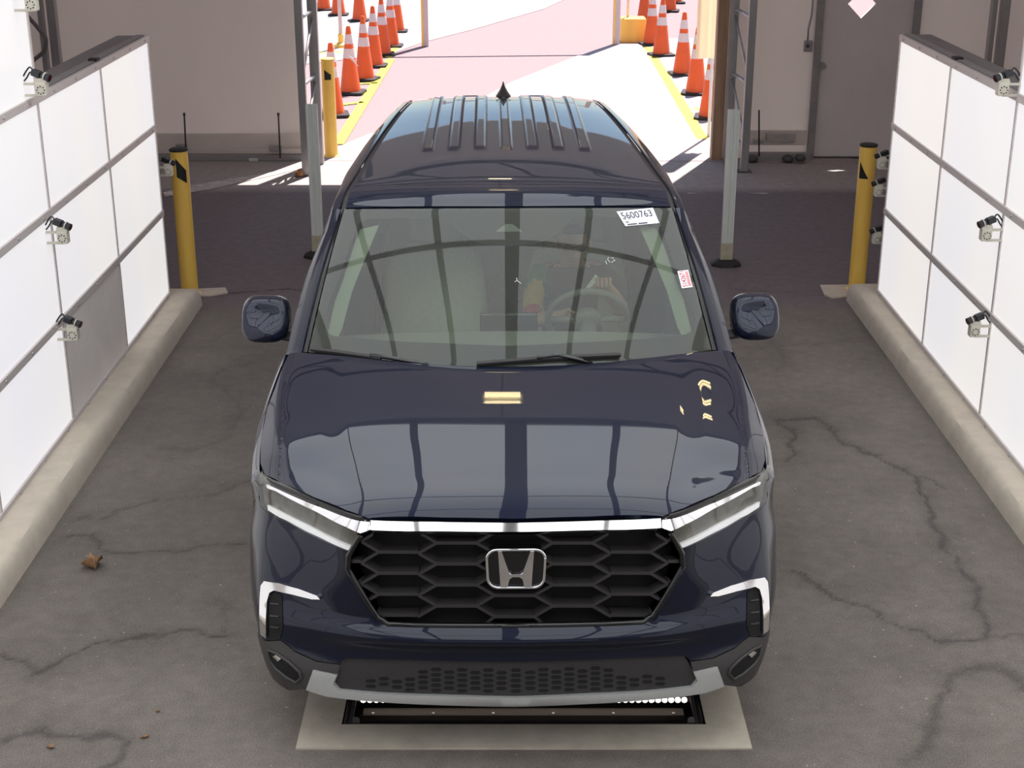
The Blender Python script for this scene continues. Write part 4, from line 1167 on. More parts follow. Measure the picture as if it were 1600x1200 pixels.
for sd in (1, -1):
    for cy in (AX_F, AX_R):
        w_ = obj('wheel', tyre_me, car, loc=(sd * .86, cy, WR + .003), rot=(0, 0, 0 if sd > 0 else math.pi))
        obj('wheel_rim', hub_me, w_)

# ---- hood
hd = lambda pts: px_param(HOOD, (0, .99, .02, 1.5), pts)
front = [(0, .031), (.25, .038), (.5, .056)] + hd([(569, 807), (541, 797), (491, 777), (437, 753), (414, 742), (407, 724)])
sideg = hd([(408, 678), (418, 637), (430, 606), (441, 576), (452, 552)])
rear_e = [(.87, 1.325), (.80, 1.285), (.6, 1.195), (.4, 1.13), (.2, 1.095), (0, 1.085)]
hood_poly = front + sideg + rear_e
patch('hood', HOOD, hood_poly, paint, car, mirror=True, res=.011, skirt=.02)
# cowl under the windscreen
mb = MB()
cow = [(x, 1.03 + .24 * (x / .84) ** 2 + dy, 1.085 - .02 * (x / .84) ** 2 + dz) for dy, dz in ((0, -.02), (.09, -.0)) for x in np.linspace(-.87, .87, 21)]
mb.add(cow, [(i, i + 1, 21 + i + 1, 21 + i) for i in range(20)]); mb.build('cowl', matte_black, car, smooth=True)

# ---- windscreen with its dark border
SCW = (.78, .85)
wpoly = [(-1, 0), (-.5, 0), (0, 0), (.5, 0), (1, 0), (1, .5), (1, 1), (.5, 1), (0, 1), (-.5, 1), (-1, 1), (-1, .5)]
windshield = patch('windshield', WS, wpoly, ws_glass, car, res=.03, skirt=0, scale=SCW)
ws = lambda pts, side=1: px_param(WS, (0, 1, 0, 1), pts, side)
frit = mat('black_glass_border', (0.012, 0.011, 0.011), rough=0.6, noise=(60, .2))
inner_r = ws([(806, 539), (900, 534), (1028, 526), (1076, 521), (1087, 513), (1089, 500), (1076, 464), (1061, 428), (1040, 370), (1030, 347), (1018, 339), (960, 338), (898, 339), (884, 350), (861, 371), (835, 380), (806, 383)])
inner_r = [(0.0, inner_r[0][1])] + inner_r[1:-1] + [(0.0, inner_r[-1][1])]
inner = inner_r + [(-x, t) for x, t in reversed(inner_r[1:-1])]
outer_r = [(0, 0), (.5, 0), (1, 0), (1, .5), (1, 1), (.5, 1), (0, 1)]
half = outer_r + list(reversed(inner_r))
patch('windshield_border', WS, half, frit, car, mirror=True, res=.02, off=-.006, skirt=0, scale=SCW)
sens = ws([(806, 361), (812, 361), (813, 360), (806, 349)]); sens = [(0.0, sens[0][1]), (.075, sens[0][1]), (.068, sens[0][1] + .012), (.02, sens[3][1]), (0.0, sens[3][1])]
patch('camera_window', WS, sens, mat('sensor_grey', (.15, .16, .15), rough=.4, noise=(40, .1)), car, mirror=True, res=.02, off=-.004, skirt=0, scale=SCW)

ptrim = ws([(1000, 341), (1020, 385), (1046, 445), (1064, 505), (1072, 520), (1086, 511), (1074, 462), (1060, 428), (1040, 371), (1030, 348)])
patch('pillar_trim', WS, ptrim, mat('pillar_trim_cloth', (.20, .225, .185), rough=.8, noise=(40, .04)), car, both=True, res=.03, off=-.035, skirt=0, scale=SCW)
# ---- A pillars, roof, roof sides
def loft_curves(a, b, n=18, bulge=.012):
    def f(u, v):
        u = np.asarray(u, float); v = np.asarray(v, float)
        p = a(u) * (1 - v[..., None]) + b(u) * v[..., None]
        w = p - CAR_MID * np.array([0, 1, 1]); w = w * np.array([1, .15, 1]); w /= np.linalg.norm(w, axis=-1, keepdims=True)
        return p + w * (bulge * np.sin(np.pi * np.clip(v, 0, 1)))[..., None]
    return f
gh_front_y = lambda t: 1.42 + (1.96 - 1.42) * t
ws_edge = lambda u: WS(np.full_like(u, 1.012), u * 1.0)
gh_edge = lambda u: GH(gh_front_y(u), np.clip(u, 0, 1))
PILLAR = loft_curves(ws_edge, gh_edge)
patch('windshield_pillar', PILLAR, [(-.03, .16), (.5, .16), (1.0, .10), (1.0, 1), (.5, 1), (-.03, 1)], paint, car, both=True, res=.03, scale=(.8, .12), skirt=.01)
patch('pillar_seal', PILLAR, [(0, 0), (1, 0), (1, .15), (0, .15)], gloss_black, car, both=True, res=.03, scale=(.8, .12), off=-.006, skirt=0)
yy = np.linspace(0, 1, 24)
redge = [(hw(1.92 + 2.5 * k), 1.92 + 2.5 * k) for k in yy]
def roof_edge_y(x): return 1.80 + .118 * (x / .726) ** 2
rp = [(x, roof_edge_y(x)) for x in np.linspace(0, .72, 10)] + [(float(hw(y)), y) for y in np.linspace(1.95, 4.36, 30)] + [(.36, 4.42), (0, 4.44)]
patch('roof', ROOF, rp, paint, car, mirror=True, res=.013, skirt=.02)
RSIDE = loft_curves(lambda u: ROOF(hw(u), u) if True else 0, lambda u: GH(u, np.ones_like(u)), bulge=.02)
patch('roof_side', RSIDE, [(1.93, .22), (4.36, .22), (4.36, 1), (1.95, 1)], paint, car, both=True, res=.05, scale=(1, .11), skirt=.01)
patch('roof_channel', RSIDE, [(1.92, .0), (4.36, .0), (4.36, .21), (1.92, .21)], matte_black, car, both=True, res=.05, scale=(1, .11), off=-.012, skirt=0)
# side glass and pillars
def ghp(nm, pts, m, res=.06, **kw): patch(nm, GH, pts, m, car, both=True, res=res, scale=(1, .5), **kw)
ghp('front_door_glass', [(1.62, .04), (2.52, .04), (2.50, .93), (2.08, .93), (1.80, .50)], front_glass, off=-.004, skirt=0)
ghp('rear_door_glass', [(2.62, .04), (3.38, .04), (3.46, .93), (2.60, .93)], side_glass, off=-.004, skirt=0)
ghp('quarter_glass', [(3.50, .08), (4.25, .16), (4.15, .93), (3.56, .93)], side_glass, off=-.004, skirt=0)
ghp('front_window_frame', [(1.42, 0), (2.60, 0), (2.58, 1), (1.96, 1), (1.67, .48), (1.46, .06), (1.62, .045), (1.80, .50), (2.08, .93), (2.50, .93), (2.52, .04), (1.62, .035)], gloss_black, res=.05)
ghp('rear_window_frame', [(2.60, 0), (3.44, 0), (3.52, 1), (2.58, 1), (2.60, .03), (2.62, .04), (2.60, .93), (3.46, .93), (3.38, .04), (2.62, .03)], gloss_black, res=.05)
ghp('rear_pillar', [(3.44, 0), (4.62, 0), (4.36, 1), (3.52, 1), (3.46, .03), (3.50, .08), (3.56, .93), (4.15, .93), (4.25, .16), (3.50, .07)], paint, res=.05)
REARG = loft_curves(lambda u: ROOF(u * .53, 4.43 - .09 * u * u), lambda u: SHELL(S_MAX - u * .87 * (S_MAX - ss[13]), np.full_like(u, T_MAX)), bulge=.02)
patch('rear_glass', REARG, [(0, .04), (1, .04), (1, 1), (0, 1)], side_glass, car, mirror=True, res=.06, scale=(.8, .7), skirt=0)
# roof antenna
(ax, ay), = [(0.0, 4.10)]
az = float(z_roof(0.0, ay)) + .004
mb = MB()
prof = [(-.085, .0, .022), (-.06, .018, .021), (-.02, .04, .017), (.03, .062, .011), (.06, .068, .006), (.075, .0, .014)]
rings = []
for t in np.linspace(0, 1, 9):
    h = .075 * t; w = .042 * (1 - t) ** 1.5 + .0035; l = .10 * (1 - t * .85); cx = .045 * t
    rings.append([(w * math.cos(a), ay + cx + l * math.sin(a), az + h) for a in np.linspace(0, 2 * math.pi, 20, endpoint=False)])
mb.ring_loft(rings); mb.build('antenna_fin', gloss_black, car, smooth=True)

# ---- door mirrors
def sell(w, h, n=28, e=3.2):
    return [(w * np.sign(math.cos(a)) * abs(math.cos(a)) ** (2 / e), h * np.sign(math.sin(a)) * abs(math.sin(a)) ** (2 / e)) for a in np.linspace(0, 2 * math.pi, n, endpoint=False)]
for sd, cen in ((-1, (-1.084, 1.80, 1.100)), (1, (1.104, 1.80, 1.100))):
    up = MB(); rings = []
    for d, k, kz in ((-.066, .30, .30), (-.0645, .62, .62), (-.061, .80, .80), (-.053, .91, .91), (-.036, .975, .97), (-.005, 1.0, 1.0), (.045, 1.01, 1.0), (.07, .97, .97)):
        rings.append([(cen[0] + sd * (x * k + .02 * d) + sd * (.012 * (-z / .08)) * 0 , cen[1] + d + .12 * max(0, x) + .62 * z * min(1, (.07 - d) / .07), cen[2] + z * kz) for x, z in sell(.108, .088)])
    up.ring_loft(rings)
    mir = up.build('door_mirror', paint, car, smooth=True)
    g = MB(); g.ring_loft([[(cen[0] + sd * x * .9, cen[1] + .071 + .35 * max(0, x) * .35 + o, cen[2] + z * .88) for x, z in sell(.108, .086)] for o in (0, .004)])
    g.build('mirror_glass', chrome, mir)
    lo = MB(); rings = []
    for d, k in ((-.052, .55), (-.03, .86), (0, 1.0), (.045, 1.02), (.068, .97)):
        rings.append([(cen[0] + sd * x * k, cen[1] + d + .35 * max(0, x) * .35, cen[2] - .048 + z * k) for x, z in sell(.100, .036)])
    lo.ring_loft(rings); lo.build('mirror_skirt', cladding, mir, smooth=True)
    arm = MB(); rings = []
    for t in np.linspace(0, 1, 7):
        x = abs(cen[0]) - .06 - .16 * t; zz = cen[2] - .082 - .022 * t
        rings.append([(sd * x, cen[1] + .0 + .02 * t + (.045 + .012 * t) * math.cos(a), zz + (.016 + .008 * t) * math.sin(a)) for a in np.linspace(0, 2 * math.pi, 14, endpoint=False)])
    arm.ring_loft(rings); arm.build('mirror_arm', matte_black, mir, smooth=True)

# ---- wipers
def on_ws(px, py, lift, side):
    (u, v), = px_param(WS, (-1, 1, 0, 1), [(px, py)], 1)
    P, N = surf_normal(WS, np.array([[u, v]]), CAR_MID); return P[0] + N[0] * lift
def wiper(blade, arm_pts):
    b = MB(); p = [on_ws(x, y, .014, 1) for x, y in blade]
    b.tube(p, .0105, 6)
    q = [on_ws(x, y, .004, 1) for x, y in blade]
    for i in range(len(p) - 1): b.add([p[i], p[i + 1], q[i + 1], q[i]], [(0, 1, 2, 3)])
    w = b.build('wiper', matte_black, car, smooth=False)
    a = MB(); a.tube([on_ws(x, y, l, 1) for x, y, l in arm_pts], .009, 6); a.build('wiper_arm', gloss_black, w, smooth=True)
wiper([(489, 548), (530, 553), (580, 560), (597, 563)], [(581, 559, .02), (612, 563, .02), (645, 570, .012), (668, 572, .0)])
wiper([(745, 571), (830, 564), (900, 560), (968, 557)], [(838, 563, .02), (870, 559, .02), (905, 565, .014), (925, 569, .0)])

# ---- labels and marks on the windscreen
def text_mesh(body, name):
    cu = bpy.data.curves.new(name, 'FONT'); cu.body = body; cu.resolution_u = 3
    o = bpy.data.objects.new('tmp_text', cu); COL.objects.link(o)
    bpy.context.view_layer.update()
    me = bpy.data.meshes.new_from_object(o.evaluated_get(bpy.context.evaluated_depsgraph_get()))
    bpy.data.objects.remove(o); bpy.data.curves.remove(cu)
    v = np.array([p.co[:] for p in me.vertices]); f = [tuple(p.vertices) for p in me.polygons]; bpy.data.meshes.remove(me)
    v[:, 0] = (v[:, 0] - v[:, 0].min()) / np.ptp(v[:, 0]); v[:, 1] = (v[:, 1] - v[:, 1].min()) / max(np.ptp(v[:, 1]), 1e-6)
    return v[:, :2], f
def quad_map(corners_uv, a, b, lift):
    """corners: bottom-left, bottom-right, top-right, top-left in windscreen parameters"""
    c = np.array(corners_uv); a = np.asarray(a)[:, None]; b = np.asarray(b)[:, None]
    uv = c[0] * (1 - a) * (1 - b) + c[1] * a * (1 - b) + c[2] * a * b + c[3] * (1 - a) * b
    P, N = surf_normal(WS, uv, CAR_MID); return P + N * lift
def sticker(name, label, px_corners, lines, paper, ink, extra=()):
    cs_ = px_param(WS, (-1, 1, 0, 1), px_corners, 1)
    g = np.linspace(0, 1, 6); A, B = np.meshgrid(g, g)
    P = quad_map(cs_, A.ravel(), B.ravel(), .002)
    mb = MB(); mb.add(P, [(j * 6 + i, j * 6 + i + 1, (j + 1) * 6 + i + 1, (j + 1) * 6 + i) for j in range(5) for i in range(5)])
    st = mb.build(name, paper, car); st['label'] = label
    for body, (x0, x1, y0, y1), turn in lines:
        v, f = text_mesh(body, 'lettering')
        if turn: a, b = v[:, 1], v[:, 0]; a, b = x0 + (x1 - x0) * (1 - a), y0 + (y1 - y0) * b
        else: a, b = x0 + (x1 - x0) * v[:, 0], y0 + (y1 - y0) * v[:, 1]
        t = MB(); t.add(quad_map(cs_, a, b, .0035), f); t.build('lettering', ink, st)
    for (x0, x1, y0, y1), m_ in extra:
        t = MB(); t.add(quad_map(cs_, np.array([x0, x1, x1, x0]), np.array([y0, y0, y1, y1]), .0035), [(0, 1, 2, 3)]); t.build('printed_bar', m_, st)
paper_w = mat('sticker_paper', (.80, .80, .80), rough=.5, noise=(50, .03))
ink_b = mat('dark_ink', (.03, .035, .07), rough=.6, noise=(50, .1)); ink_r = mat('red_ink', (.62, .03, .07), rough=.6, noise=(50, .1))
ink_g = mat('grey_ink', (.25, .25, .27), rough=.6, noise=(50, .1))
sticker('sticker', 'white windshield sticker printed 5600763', [(977, 354), (1030, 349), (1020, 325), (963, 331)],
        [('5600763', (.06, .90, .46, .88), False)], paper_w, ink_b,
        [((.05, .30, .40, .42), ink_g), ((.07, .16, .20, .30), ink_g), ((.08, .36, .05, .12), ink_b), ((.40, .66, .05, .12), ink_b)])
sticker('sticker', 'small red and white windshield sticker printed 5142671 sideways', [(1065, 451), (1082, 449), (1075, 422), (1058, 424)],
        [('5142671', (.12, .56, .06, .94), True)], paper_w, ink_r, [((.66, .90, .08, .92), mat('pale_red_ink', (.72, .30, .34), rough=.6, noise=(50, .1)))])
def marks(name, label, strokes, r=.0011):
    mk = MB()
    for s in strokes: mk.tube([on_ws(x, y, .003, 1) for x, y in s], r, 5)
    o = mk.build(name, paper_w, car); o['label'] = label
marks('chalk_mark', 'white scribbled mark on the glass', [[(946, 408), (948, 414)], [(951, 403), (949, 406), (953, 411)], [(954, 404), (959, 403), (957, 406), (961, 407), (955, 411)]])
marks('chalk_mark', 'small white hooked mark at the middle of the glass', [[(804, 441), (808, 439), (807, 435)], [(808, 439), (814, 444)]])

# ---- cabin: dashboard, seats, wheel
trimgrey = mat('grey_leather', (.40, .43, .38), rough=.55, noise=(60, .08))
dashm = mat('dashboard_vinyl', (.17, .175, .165), rough=.6, noise=(100, .15))
headl = mat('headliner', (.62, .64, .58), rough=.9, noise=(90, .06))
mb = MB(); pr = [(1.16, 1.07), (1.45, 1.08), (1.72, 1.06), (1.86, 1.0), (1.88, .86), (1.80, .60), (1.5, .55), (1.14, .9)]
mb.ring_loft([[(x, y, z - .02 * (x / .8) ** 2) for y, z in pr] for x in np.linspace(-.84, .84, 9)]); mb.build('dashboard', dashm, car, smooth=False, bevel=.02)
mb = MB(); mb.box((0, 1.86, 1.03), (.26, .02, .14)); mb.build('centre_screen', gloss_black, car, bevel=.008)
mb = MB(); mb.add([(x, y, float(z_roof(min(abs(x), .6), y)) - .06) for y in np.linspace(1.95, 4.3, 6) for x in np.linspace(-.62, .62, 7)],
                  [(j * 7 + i, j * 7 + i + 1, (j + 1) * 7 + i + 1, (j + 1) * 7 + i) for j in range(5) for i in range(6)]); mb.build('headliner', headl, car, smooth=True)
for sd in (1, -1):
    g_s = np.linspace(ss[8], ss[11], 14); g_t = np.linspace(.35, T_MAX, 6); U_, V_ = np.meshgrid(g_s, g_t); uv_ = np.stack([U_.ravel(), V_.ravel()], 1)
    P_, N_v = surf_normal(SHELL, uv_, CAR_MID); P_ = (P_ - N_v * .07) * np.array([sd, 1, 1])
    mb = MB(); mb.add(P_, [(j * 14 + i, j * 14 + i + 1, (j + 1) * 14 + i + 1, (j + 1) * 14 + i) for j in range(5) for i in range(13)]); mb.build('door_trim', mat('door_trim_vinyl', (.62, .66, .58), rough=.6, noise=(30, .05)), car, smooth=True)
def rbox(rings, name, m, parent): 
    b = MB(); b.ring_loft(rings); o = b.build(name, m, parent, smooth=True); return o
def seat(x, y):
    cush = rbox([[(x + a, y + d, z + b) for a, b in sell(w, h)] for d, w, h, z in ((-.50, .20, .05, .60), (-.46, .25, .085, .60), (-.2, .265, .095, .59), (0, .26, .09, .58), (.05, .2, .05, .58))], 'seat', trimgrey, car)
    rbox([[(x + a, y + .02 + b + (z - .6) * .32, z) for a, b in sell(w, h)] for z, w, h in ((.62, .2, .06), (.66, .255, .10), (.85, .265, .105), (1.02, .25, .09), (1.12, .22, .07), (1.16, .15, .04))], 'seat_back', trimgrey, cush)
    rbox([[(x + a, y + .21 + b, z) for a, b in sell(w, h)] for z, w, h in ((1.18, .09, .03), (1.20, .13, .055), (1.29, .13, .06), (1.35, .12, .05), (1.37, .08, .03))], 'headrest', trimgrey, cush)
for x in (-.36, .36): seat(x, 2.62)
for x in (-.42, 0, .42): seat(x, 3.45)
mb = MB(); WC = Vector((.37, 2.07, 1.0)); wn_ = Vector((0, .88, .47)).normalized(); wu = Vector((1, 0, 0)); wv = wn_.cross(wu); wv = wv if wv.z > 0 else -wv
wp = lambda a, r=.185: WC + wu * (r * math.cos(a)) + wv * (r * math.sin(a))
mb.tube([wp(a) for a in np.linspace(0, 2 * math.pi, 33)], .016, 10); mb.cyl(WC - wn_ * .03, WC + wn_ * .01, .06, .07)
for a in (0, math.pi, -math.pi / 2): mb.tube([WC, wp(a, .175)], .016, 6)
mb.cyl(WC - wn_ * .03, WC - wn_ * .25, .04); mb.build('steering_wheel', dashm, car, smooth=True)
# ================================================================== cones, gate, cameras, litter
orange = mat('cone_orange', (.80, .115, .02), rough=.5, noise=(8, .06))
reflect = mat('reflective_band', (.72, .62, .62), rough=.45, noise=(30, .04))
def make_cone(h=.86):
    t = thing('traffic_cone', 'cone', 'traffic cone', group='orange traffic cones')
    rr = lambda z: .135 + (.028 - .135) * (z - .035) / (h - .035)
    mb = MB(); mb.lathe([(rr(.035), .03), (rr(h - .02), h - .02), (rr(h) * .8, h), (.01, h + .002)], n=28); mb.build('body', orange, t, auto=True)
    for z0, z1 in ((.46, .58), (.64, .76)):
        mb = MB(); mb.lathe([(rr(z0) - .004, z0), (rr(z0) + .0035, z0), (rr(z1) + .0035, z1), (rr(z1) - .004, z1)], n=28); mb.build('reflective_band', reflect, t, auto=True)
    mb = MB(); s_ = .185; c_ = .04
    pl = [(-s_ + c_, -s_), (s_ - c_, -s_), (s_, -s_ + c_), (s_, s_ - c_), (s_ - c_, s_), (-s_ + c_, s_), (-s_, s_ - c_), (-s_, -s_ + c_)]
    mb.ring_loft([[(x, y, z) for x, y in pl] for z in (.0, .038)]); mb.build('base', rubber_blk, t, bevel=.008)
    return t
cone_px = [  # base centre in the photograph, what tells it apart
 ((548, 146), 'orange cone nearest the tent in the row beside the yellow bollard'),
 ((570, 125), 'orange cone second in the row beside the yellow bollard'),
 ((585, 104), 'orange cone third in the row beside the yellow bollard'),
 ((598, 86), 'orange cone fourth in the row beside the yellow bollard'),
 ((611, 73), 'orange cone fifth in the row beside the yellow bollard'),
 ((620, 50), 'orange cone sixth and farthest in the row beside the yellow bollard'),
 ((562, 33), 'orange cone behind the row, nearest its far gate post'),
 ((529, 24), 'orange cone standing behind a thin white pole'),
 ((506, 16), 'orange cone half hidden by the truss column, farthest of all'),
 ((521, 181), 'orange cone mostly hidden behind the sunlit bollard'),
 ((1066, 117), 'orange cone standing alone inside the right painted line'),
 ((1087, 147), 'orange cone with its top hidden by the cream curtain'),
 ((1033, 87), 'orange cone in front of another beside the yellow block'),
 ((1018, 70), 'orange cone touching the yellow block'),
 ((1046, 18), 'far orange cone at the top edge of the picture beyond the yellow block'),
 ((1055, 5), 'farthest orange cone cut by the top edge of the picture'),
 ((1006, 38), 'orange cone partly hidden behind the yellow block'),
 ((1109, 185), 'orange cone mostly hidden behind the brown wooden post'),
]
c0 = make_cone()
for k, (p, lab) in enumerate(cone_px):
    q = at_z(*p); rz = RNG.uniform(-.25, .25)
    if k == 0: c0.location = (q[0], q[1], .0); c0.rotation_euler = (0, 0, rz); c0['label'] = lab
    else: dup(c0, (q[0], q[1], .0), rz, lab, 'orange traffic cones')
# a white strip of tape flapping from the nearest cone
p = at_z(548, 146); t_ = [at_y(x, y, p[1] - .14) for x, y in ((545, 88), (551, 93), (560, 104))]
mb = MB(); mb.tube(t_, [.012, .016, .003], 5); tag(mb.build('tape_strip', reflect), 'white strip of tape hanging off the nearest cone', 'tape')

# ---- clearance gate and yellow block
gp0, gp1 = at_z(663, 72), at_z(961, 69)
gate = thing('clearance_gate', 'tall white clearance gate with yellow-edged posts across the lane', 'gate', tuple((gp0 + gp1) / 2))
off_ = (gp0 + gp1) / 2
gatew = mat('gate_white', (.62, .53, .54), rough=.5, noise=(10, .05)); GH_ = 3.3
for q in (gp0, gp1):
    d = q - off_
    mb = MB(); mb.box((d[0] + .015, d[1], GH_ / 2), (.11, .11, GH_)); po = mb.build('gate_post', gatew, gate, bevel=.006)
    mb = MB(); mb.box((d[0] - .022, d[1] - .058, GH_ / 2), (.03, .006, GH_)); mb.build('yellow_edge', yellow, po)
mb = MB(); mb.tube([gp0 - off_ + [0, 0, GH_ - .1], gp1 - off_ + [0, 0, GH_ - .1]], .05, 12); mb.build('clearance_bar', gatew, gate, smooth=True)
b0, b1 = at_z(970, 67), at_z(1009, 67); cx, cy = (b0[0] + b1[0]) / 2, b0[1] + .2
blk = thing('marker_base', 'square yellow concrete block holding a thin pole by the gate', 'block', (cx, cy, 0)); w_ = b1[0] - b0[0]
mb = MB(); mb.ring_loft([[(x * k, y * k, z) for x, y in ((-w_ / 2, -.2), (w_ / 2, -.2), (w_ / 2, .2), (-w_ / 2, .2))] for k, z in ((1.02, 0), (1.0, .36), (.97, .385))]); mb.build('block', yellow, blk, bevel=.015)
mb = MB(); mb.tube([(-.08, .05, .36), (-.08, .05, 3.0)], .022, 10); mb.build('pole', gatew, blk, smooth=True)
q = at_z(533, 74); pl = thing('sign_pole', 'thin white pole with yellow foot behind the cone row', 'pole', tuple(q))
mb = MB(); mb.tube([(0, 0, .1), (0, 0, 3)], .03, 10); mb.build('pole', gatew, pl, smooth=True)
mb = MB(); mb.lathe([(.12, 0), (.11, .05), (.045, .08), (.045, .2), (.03, .22)], n=16); mb.build('foot', yellow, pl)

# ---- inspection cameras
camw = mat('camera_white', (.60, .57, .48), rough=.5, noise=(30, .06)); camb = mat('camera_black', (.018, .02, .025), rough=.35, noise=(40, .2))
def make_camera(name, label, p, sgn, arm=.14, cable=True):
    """p: centre of the mount box; sgn: +1 the lane lies to +x"""
    t = thing('inspection_camera', label, 'camera', tuple(p), group='small inspection cameras on brackets')
    mb = MB(); mb.box((0, 0, 0), (.054, .054, .066)); box = mb.build('mount_box', camw, t, bevel=.006)
    for k in range(8):
        a = 2 * math.pi * k / 8; mb = MB(); mb.cyl((.018 * math.cos(a), -.0275, .018 * math.sin(a) - .002), (.018 * math.cos(a), -.0295, .018 * math.sin(a) - .002), .0034, n=8); mb.build('vent_hole', deep_blk, box)
    for z in (.026, -.03):
        mb = MB(); mb.box((-sgn * arm / 2, -.01, z), (arm, .012, .012)); mb.build('bracket_arm', camw, t)
    mb = MB(); mb.prism([(-.032, 0), (.032, 0), (.024, .022), (-.024, .022)], (0, .02, .032), (1, 0, 0), (0, 0, 1), (0, -.04, 0)); mb.build('cradle', camw, t)
    d = Vector((sgn * .90, -.22, -.30)).normalized(); c = Vector((sgn * .008, -.005, .066)); rot = d.to_track_quat('X', 'Z').to_matrix()
    mb = MB(); mb.box(c - d * .03, (.046, .036, .032), rot); body = mb.build('camera_body', camb, t, bevel=.004)
    mb = MB(); mb.cyl(c, c + d * .042, .017, .019, n=20); mb.build('lens', camb, t, auto=True)
    mb = MB(); mb.cyl(c + d * .041, c + d * .044, .014, n=20); mb.build('lens_glass', gloss_blk2, t)
    mb = MB(); mb.cyl(c + d * .012, c + d * .018, .021, n=20); mb.build('lens_ring', camw, t, auto=True)
    if not cable:
        mb = MB(); mb.box((-sgn * arm, -.13, -.002), (.014, .30, .075)); mb.build('mount_plate', camw, t)
    if cable:
        for dz, sag in ((.0, .012), (-.010, -.012)):
            P_ = [c - d * .045 + Vector((0, 0, dz * .5)), c - d * .065 + Vector((0, 0, .006 + sag)), Vector((-sgn * arm * .8, .0, .072 + sag * 1.3)), Vector((-sgn * arm, .0, .050 + sag))]
            u = np.linspace(0, 1, 4); q_ = np.linspace(0, 1, 14); C = np.stack([pchip(u, np.array([v[k] for v in P_]), q_) for k in range(3)], 1)
            mb = MB(); mb.tube(C, .0042, 6); mb.build('cable', camb, t, smooth=True)
    return t
gloss_blk2 = mat('lens_coating', (.06, .012, .01), rough=.08, noise=(30, .1))
for px, lab in (((66, 139), 'small white bracket camera at the top corner of the dark-panelled light wall'), ((99, 370), 'small white bracket camera half way up the dark-panelled light wall'),
                ((115, 521), 'small white bracket camera in front of the dark unlit panel'), ((50, 6), 'white bracket camera cut by the top edge of the picture')):
    make_camera('c', lab, at_x(*px, LWX + .085), 1, arm=.085)
for px, lab in (((1566, 139), 'small white bracket camera at the top corner of the fully lit light wall'), ((1540, 366), 'small white bracket camera half way up the fully lit light wall'),
                ((1522, 516), 'small white bracket camera on the lowest row of the fully lit light wall')):
    make_camera('c', lab, at_x(*px, RWX - .085), -1, arm=.085)
make_camera('c', 'small white camera beside the yellow bollard at the end of the dark-panelled wall', at_y(264, 267, LWY + .12), 1, arm=.10, cable=False)
for (px, lab) in (((1377, 256), 'uppermost of three small cameras beside the bollard at the end of the lit wall'), ((1372, 299), 'middle of three small cameras beside the bollard at the end of the lit wall'), ((1369, 373), 'lowest of three small cameras beside the bollard at the end of the lit wall')):
    make_camera('c', lab, at_y(*px, RWY + .12), -1, arm=.10, cable=False)

# ---- litter
leafm = mat('dry_leaf', (.30, .17, .085), rough=.8, noise=(40, .35))
def leaf(px, w, h, lab, curl, rz, seed):
    p = at_z(*px); r = np.random.RandomState(seed); n = 9; V = []
    for j in range(n):
        for i in range(n):
            u, v = i / (n - 1) * 2 - 1, j / (n - 1) * 2 - 1
            k = max(.08, math.sqrt(max(0, 1 - v * v))) * (1 + .18 * r.randn() * (abs(u) > .8))
            V.append((u * w * k, v * h, .004 + curl * (.5 + .5 * math.sin(3 * u + 2.2 * v)) * (u * u + v * v) ** .5 + .15 * curl * r.rand()))
    c, s_ = math.cos(rz), math.sin(rz); V = [(x * c - y * s_, x * s_ + y * c, z) for x, y, z in V]
    f = [(j * n + i, j * n + i + 1, (j + 1) * n + i + 1, (j + 1) * n + i) for j in range(n - 1) for i in range(n - 1)]
    mb = MB(); mb.add(V, f); o = mb.build('leaf', leafm, smooth=True); o.location = tuple(p); md = o.modifiers.new('s', 'SOLIDIFY'); md.thickness = .0015
    tag(o, lab, 'leaf')
leaf((146, 886), .045, .048, 'crumpled brown dry leaf on the asphalt, largest one', .05, .4, 1)
leaf((80, 1168), .018, .010, 'tiny tan leaf fragment near the bottom edge of the picture', .006, -.4, 2)
leaf((227, 1152), .016, .008, 'tiny orange leaf fragment beside a dark stain', .005, .5, 3)
leaf((247, 1112), .008, .006, 'very small tan leaf crumb, smallest of the leaf pieces', .004, .1, 4)

# ================================================================== the driver
skin = mat('skin', (.50, .30, .21), rough=.55, noise=(30, .06)); shirt = mat('dark_shirt', (.045, .05, .06), rough=.9, noise=(40, .15))
hairm = mat('dark_hair', (.02, .016, .013), rough=.7, noise=(90, .3)); sleeve = [mat('sleeve_' + n_, c_, rough=.85, noise=(30, .1)) for n_, c_ in (('green', (.05, .22, .12)), ('yellow', (.50, .33, .05)), ('red', (.45, .06, .05)))]
def skinned(name, joints, edges, mats, assign, parent, sub=2):
    me = bpy.data.meshes.new(name); me.from_pydata([j[:3] for j in joints], edges, [])
    o = bpy.data.objects.new(name, me); COL.objects.link(o)
    sk_ = o.modifiers.new('skin', 'SKIN'); sk_.use_smooth_shade = True
    for v, j in zip(me.skin_vertices[0].data, joints): v.radius = (j[3], j[4] if len(j) > 4 else j[3])
    me.skin_vertices[0].data[0].use_root = True
    sb = o.modifiers.new('sub', 'SUBSURF'); sb.levels = sub; sb.render_levels = sub
    bpy.context.view_layer.update()
    me2 = bpy.data.meshes.new_from_object(o.evaluated_get(bpy.context.evaluated_depsgraph_get()))
    bpy.data.objects.remove(o); me2.materials.clear()
    for m_ in mats: me2.materials.append(m_)
    for p_ in me2.polygons: p_.material_index = assign(p_.center); p_.use_smooth = True
    r_ = obj(name, me2, parent); return r_
